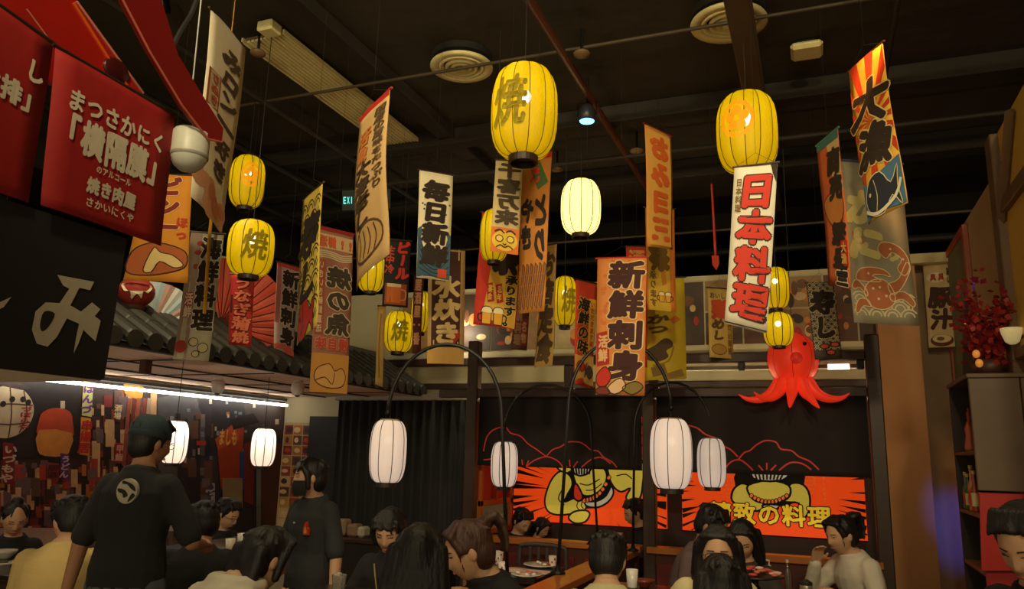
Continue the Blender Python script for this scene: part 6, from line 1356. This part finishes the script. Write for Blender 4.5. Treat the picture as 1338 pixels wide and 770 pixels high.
# front centre table
table_for('dark front table between the hoodie woman and the young man', [(442, 775), (470, 780), (425, 780)], .2, z=0.85)
t = empty('glass', on(442, 775, 0.85+.001), 'faceted glass of ice on the front table', 'glass'); p = on(442, 775, 0.85+.001); b = B(); b.lathe([(.03, 0), (.033, .005), (.04, .09), (.036, .09), (.028, .01)], p, 9); obj('vessel', b, mat((220, 215, 205), .08, trans=.7), t)
for k in range(5): a = 1.3*k; b = B(); b.bbox(p+np.array([.014*cos(a)-.01, .014*sin(a)-.01, .05+.008*k]), p+np.array([.014*cos(a)+.01, .014*sin(a)+.01, .07+.008*k]), .003); obj('ice_cube', b, mat((200, 190, 180), .15), t)
# phone in the hoodie woman's right hand
h = PP['hood']['wr'][1]; M_ = PP['hood']['M']; c = h+M_.dot((0, .12, .05)); t = empty('smartphone', c, 'dark smartphone held up by the woman in the white hoodie', 'phone'); ex, ey = M_[:, 0], UP*.8+M_[:, 1]*.6; ez = np.cross(ex, ey)
def pl(x, y, z): return c+ex*x+ey*y+ez*z
b = B(); b.add([pl(x, y, z) for z in (-.004, .004) for x, y in ((-.036, -.075), (.036, -.075), (.036, .075), (-.036, .075))], [(0, 1, 2, 3), (7, 6, 5, 4), (0, 4, 5, 1), (1, 5, 6, 2), (2, 6, 7, 3), (3, 7, 4, 0)]); obj('case', b, BLACK, t)
b = B(); b.add([pl(x, y, -.0045) for x, y in ((-.033, -.07), (.033, -.07), (.033, .07), (-.033, .07))], [(0, 1, 2, 3)]); obj('screen', b, mat((40, 44, 50), .1), t)
b = B(); b.add([pl(x, y, .0045) for x, y in ((-.030, .045), (-.008, .045), (-.008, .07), (-.030, .07))], [(0, 1, 2, 3)]); obj('camera_bump', b, mat((70, 70, 74), .2), t)
# centre table left of the glowing rail
table_for('dark laid table left of the glowing rail', [(706, 741), (688, 754), (672, 748), (652, 738), (657, 748), (720, 742)], .08)
plate('large white plate near the back of the laid table', on(706, 741, TZ+.001), .13, food=(5, (226, 220, 210), (190, 80, 70))); plate('white plate at the front of the laid table', on(688, 754, TZ+.001), .11, food=(6, (220, 214, 205), (206, 120, 110)))
plate('white plate under the paper menu on the laid table', on(672, 748, TZ+.001), .10)
cup('red speckled cup at the left of the laid table', on(652, 738, TZ+.001), .032, .10, (226, 214, 204), (176, 50, 44)); cup('red speckled cup in front at the left of the laid table', on(657, 748, TZ+.001), .036, .07, (230, 220, 210), (176, 50, 44)); cup('red speckled cup by the rail on the laid table', on(722, 742, TZ+.001), .030, .085, (226, 210, 200), (170, 46, 44))
b = B(); q = on(699, 748, TZ+.001); b.bbox(q+np.array([-.11, -.08, 0]), q+np.array([.11, .08, .006]), .002); tag(obj('paper_menu', b, mat((226, 200, 196), .6), loc=q), 'pink and white paper menu lying on the laid table', 'menu')
# dark slatted chair
c = np.array([-2.05, 5.45, 0]); t = empty('dining_chair', (c[0], c[1]+.35, 0), 'dark slatted dining chair behind the laid table', 'chair'); cx, cy = c[0], c[1]+.35; gm = mat((60, 54, 50), .5)
b = B(); b.bbox((cx-.2, cy-.2, .42), (cx+.2, cy+.2, .45)); obj('seat', b, gm, t)
for sx in (-1, 1):
    for sy in (-1, 1): b = B(); b.tube([(cx+sx*.18, cy+sy*.18, .42), (cx+sx*.2, cy+sy*.2, 0)], .014, 6); obj('leg', b, gm, t)
b = B(); b.tube(smooth_pts([(cx-.19, cy+.19, .45), (cx-.19, cy+.2, .80), (cx-.15, cy+.2, .88), (cx+.15, cy+.2, .88), (cx+.19, cy+.2, .80), (cx+.19, cy+.19, .45)], 3, False), .018, 8); obj('back_frame', b, gm, t)
for x in (-.1, -.03, .04, .11): b = B(); b.bbox((cx+x-.014, cy+.188, .45), (cx+x+.014, cy+.205, .87), .004); obj('back_slat', b, gm, t)
# chair of the hoodie woman
q = PP['hood']; M_ = q['M']; hp_ = q['hip']; cc = np.array([hp_[0], hp_[1], 0]); t = empty('bistro_chair', cc, 'black chair with thin curved back under the woman in the white hoodie', 'chair')
def cl(x, y, z): return cc+M_[:, 0]*x+M_[:, 1]*y+UP*z
b = B(); b.add([cl(x, y, z) for z in (.36, .392) for x, y in ((-.2, -.2), (.2, -.2), (.2, .2), (-.2, .2))], [(3, 2, 1, 0), (4, 5, 6, 7), (0, 1, 5, 4), (1, 2, 6, 5), (2, 3, 7, 6), (3, 0, 4, 7)]); obj('seat', b, BLACK, t)
b = B(); b.tube(smooth_pts([cl(-.2, -.18, .39), cl(-.22, -.26, .82), cl(-.14, -.29, .90), cl(.14, -.29, .90), cl(.22, -.26, .82), cl(.2, -.18, .39)], 4, False), .010, 8); obj('back_frame', b, mat((60, 58, 56), .25, metal=.6), t, smooth=True)
for x in (-.1, 0, .1): b = B(); b.tube([cl(x, -.19, .39), cl(x, -.285, .895)], .006, 6); obj('back_spindle', b, METAL, t)
for sx in (-1, 1):
    for sy in (-1, 1): b = B(); b.tube([cl(sx*.18, sy*.18, .36), cl(sx*.2, sy*.2, 0)], .012, 6); obj('leg', b, METAL, t)
# first booth table
table('long table inside the first booth', -1.82, 6.78, .5, .5, z=.80)
q = on(742, 706, .801); plate('grey metal dish in the first booth', np.array([-1.95, 6.68, .801]), .13, (150, 150, 146)); b = B(); b.bbox((-1.72, 6.86, .801), (-1.62, 6.92, .93), .006); tag(obj('tissue_box', b, mat((190, 180, 156), .7), loc=(-1.55, 6.89, .8)), 'pale tissue box standing in the first booth', 'box')
bottle('small dark bottle in the first booth beside the man in black jacket', np.array([-1.65, 6.62, .801]), .03, .13, (40, 32, 28)); bottle('small glass sauce bottle in the first booth by the mural', np.array([-1.82, 6.9, .801]), .022, .12, (120, 110, 96))
# centre right front table
p = on(868, 770); table_for('dark table in front of the woman in cream shirt', [(826, 768), (842, 768), (870, 770)], .12, z=0.84)
cup('clear glass with white napkin beside the man in pale shirt', on(826, 768, 0.84+.001), .035, .10, (226, 222, 214)); bowl('red brown bowl on the table of the woman in cream shirt', on(842, 768, 0.84+.001), .06, (120, 50, 36))
# right table with raised meat plate and bottles
p = on(1035, 742); table('wooden table of the woman in white shirt', -.28, 5.28, .8, .62, (120, 74, 44))
c = at(986, 752, D=4.3); t = empty('meat_platter', c, 'raised platter of red and white sliced meat behind the nearest diner', 'platter')
b = B(); b.lathe([(.06, -.10), (.05, -.09), (.02, -.05), (.02, -.02), (.10, -.012), (.155, 0), (.15, .006), (.09, 0)], c, 28); obj('pedestal_dish', b, mat((36, 30, 28), .35), t, smooth=True)
r4 = random.Random(5)
for k in range(26): a = r4.uniform(0, 2*pi); q = .12*sqrt(r4.random()); b = B(); b.ell(c+np.array([q*cos(a), q*sin(a), .014+.03*(1-q/.12)]), (.026, .017, .009), rotz(r4.uniform(0, 3)), 8, 6); obj('meat_slice', b, mat(((206, 110, 90), (226, 190, 170), (190, 70, 56))[k % 3], .45), t, smooth=True)
b = B(); b.lathe([(.16, -.14), (.17, -.10), (.05, -.10)], c, 24); obj('stand', b, WOOD, t)
p4 = np.array([c[0], c[1], 0]); b = B(); b.lathe([(.05, 0), (.05, c[2]-.14)], p4, 12); obj('column', b, WOOD, t)
bottle('white pump bottle on the table of the woman in white shirt', np.array([-.33, 5.48, TZ+.001]), .028, .15, (214, 206, 190), pump=True); bottle('slim grey bottle beside the pump bottle', np.array([-.22, 5.5, TZ+.001]), .02, .19, (96, 84, 76))
b = B(); b.bbox((-.50, 5.46, TZ+.001), (-.41, 5.52, TZ+.14), .006); tag(obj('menu_card', b, mat((190, 170, 140), .7), loc=(-.45, 5.49, TZ)), 'small tan menu card standing by the pump bottle', 'card')
plate('white plate on the table of the woman in white shirt', np.array([-.12, 5.2, TZ+.001]), .11, food=(8, (206, 180, 120), (150, 80, 50))); plate('oval serving plate farther back near the menu card', np.array([-.55, 5.42, TZ+.001]), .10, food=(6, (206, 180, 140), (120, 70, 40)))
c = at(1053, 762, D=3.9); c2 = np.array([c[0], c[1], 0]); table('small dark service table at lower right', c[0], c[1], .4, .4)
t = empty('steel_jug', np.array([c[0], c[1], TZ+.001]), 'tall brushed steel jug at the lower right', 'jug'); q = np.array([c[0], c[1], TZ+.001]); b = B(); b.lathe([(.035, 0), (.04, .01), (.038, .20), (.028, .24), (.03, .25)], q, 22); obj('body', b, mat((176, 166, 140), .3, metal=.7), t, smooth=True)
b = B(); b.tube(smooth_pts([q+np.array([.036, 0, .18]), q+np.array([.075, 0, .17]), q+np.array([.075, 0, .08]), q+np.array([.038, 0, .06])], 4, False), .006, 6); obj('handle', b, BLACK, t); b = B(); b.lathe([(.03, .25), (.03, .262), (.01, .275)], q, 16); obj('lid', b, BLACK, t)
b = B(); cc = at(1015, 764, D=4.0); tag(obj('round_dark_teapot', B().ell(cc, (.045, .045, .04)), mat((60, 26, 24), .4), loc=cc, smooth=True), 'round dark red pot under the meat platter', 'pot') if False else None

# ------------------------------------------------------------------ added unseen spotlights that brighten the room
def added_spotlamp(label, loc, target, energy, color, ang, size=.06):
    t = empty('added_spotlight', loc, label, 'spotlight', 'added spotlights'); loc = np.array(loc, float); d = np.array(target, float)-loc; d /= np.linalg.norm(d)
    b = B(); b.tube([loc-d*.10, loc-d*.02], .045, 14); obj('housing', b, METAL, t); b = B(); b.tube([loc-d*.1+np.array([0, 0, .02]), (loc-d*.1)[:2].tolist()+[CEIL]], .01, 6); obj('stem', b, METAL, t)
    l = lamp('added_spotlight_light', 'SPOT', loc, energy, color, size, target=target, spot=ang, blend=.8); return l
WC = (1, .82, .48)
added_spotlamp('added fill spotlight behind the viewer aimed at the left banners', (-1.0, -.6, 4.15), (-3.2, 4.6, 2.9), 240, WC, 70, .12)  # three spots added as front fill for the banners
added_spotlamp('added fill spotlight behind the viewer aimed at the middle banners', (.2, -.6, 4.15), (-1.6, 5.4, 2.8), 240, WC, 65, .12)
added_spotlamp('added fill spotlight behind the viewer aimed at the right banners', (1.4, -.6, 4.15), (.2, 5.2, 2.9), 225, WC, 70, .12)
added_spotlamp('added uplight near the stall roof aimed at the ceiling', (-2.35, .6, 3.2), (-2.2, 4.6, 4.3), 55, WC, 80, .08)  # two uplights added to brighten the ceiling and its fittings
added_spotlamp('added uplight behind the viewer aimed at the right of the ceiling', (.6, .2, 3.2), (-.2, 4.6, 4.3), 55, WC, 80, .08)
added_spotlamp('added narrow blue spotlight aimed at the foot of the pillar', (.78, 3.7, 4.12), (.99, 7.25, 1.1), 800, (.05, .09, 1.0), 7, .05)  # added for the blue glow, whose real source is unknown
added_spotlamp('added orange spotlight for the mural glow on the brown pillar', (.3, 3.5, 4.12), (.66, 7.1, 1.3), 150, (1.0, .45, .12), 18, .05)  # added in place of the mural box's orange light on the pillar
added_spotlamp('added warm spotlight brightening the orange rail', (-1.42, 3.2, 4.15), (-1.42, 5.0, .9), 45, (1.0, .62, .2), 26, .05)  # added to brighten the rail from above
added_spotlamp('added downlight over the left tables', (-3.6, 3.2, 4.15), (-3.7, 4.2, .9), 100, WC, 80, .1)  # three downlights added to brighten faces and tables
added_spotlamp('added downlight over the centre tables', (-1.9, 3.0, 4.15), (-1.8, 3.8, .9), 60, WC, 75, .1)
added_spotlamp('added downlight over the right tables', (-.1, 3.2, 4.15), (-.2, 4.4, .9), 70, WC, 80, .1)
for s_ in ('workbench',):
    if s_ in bpy.data.scenes: bpy.data.scenes.remove(bpy.data.scenes[s_])
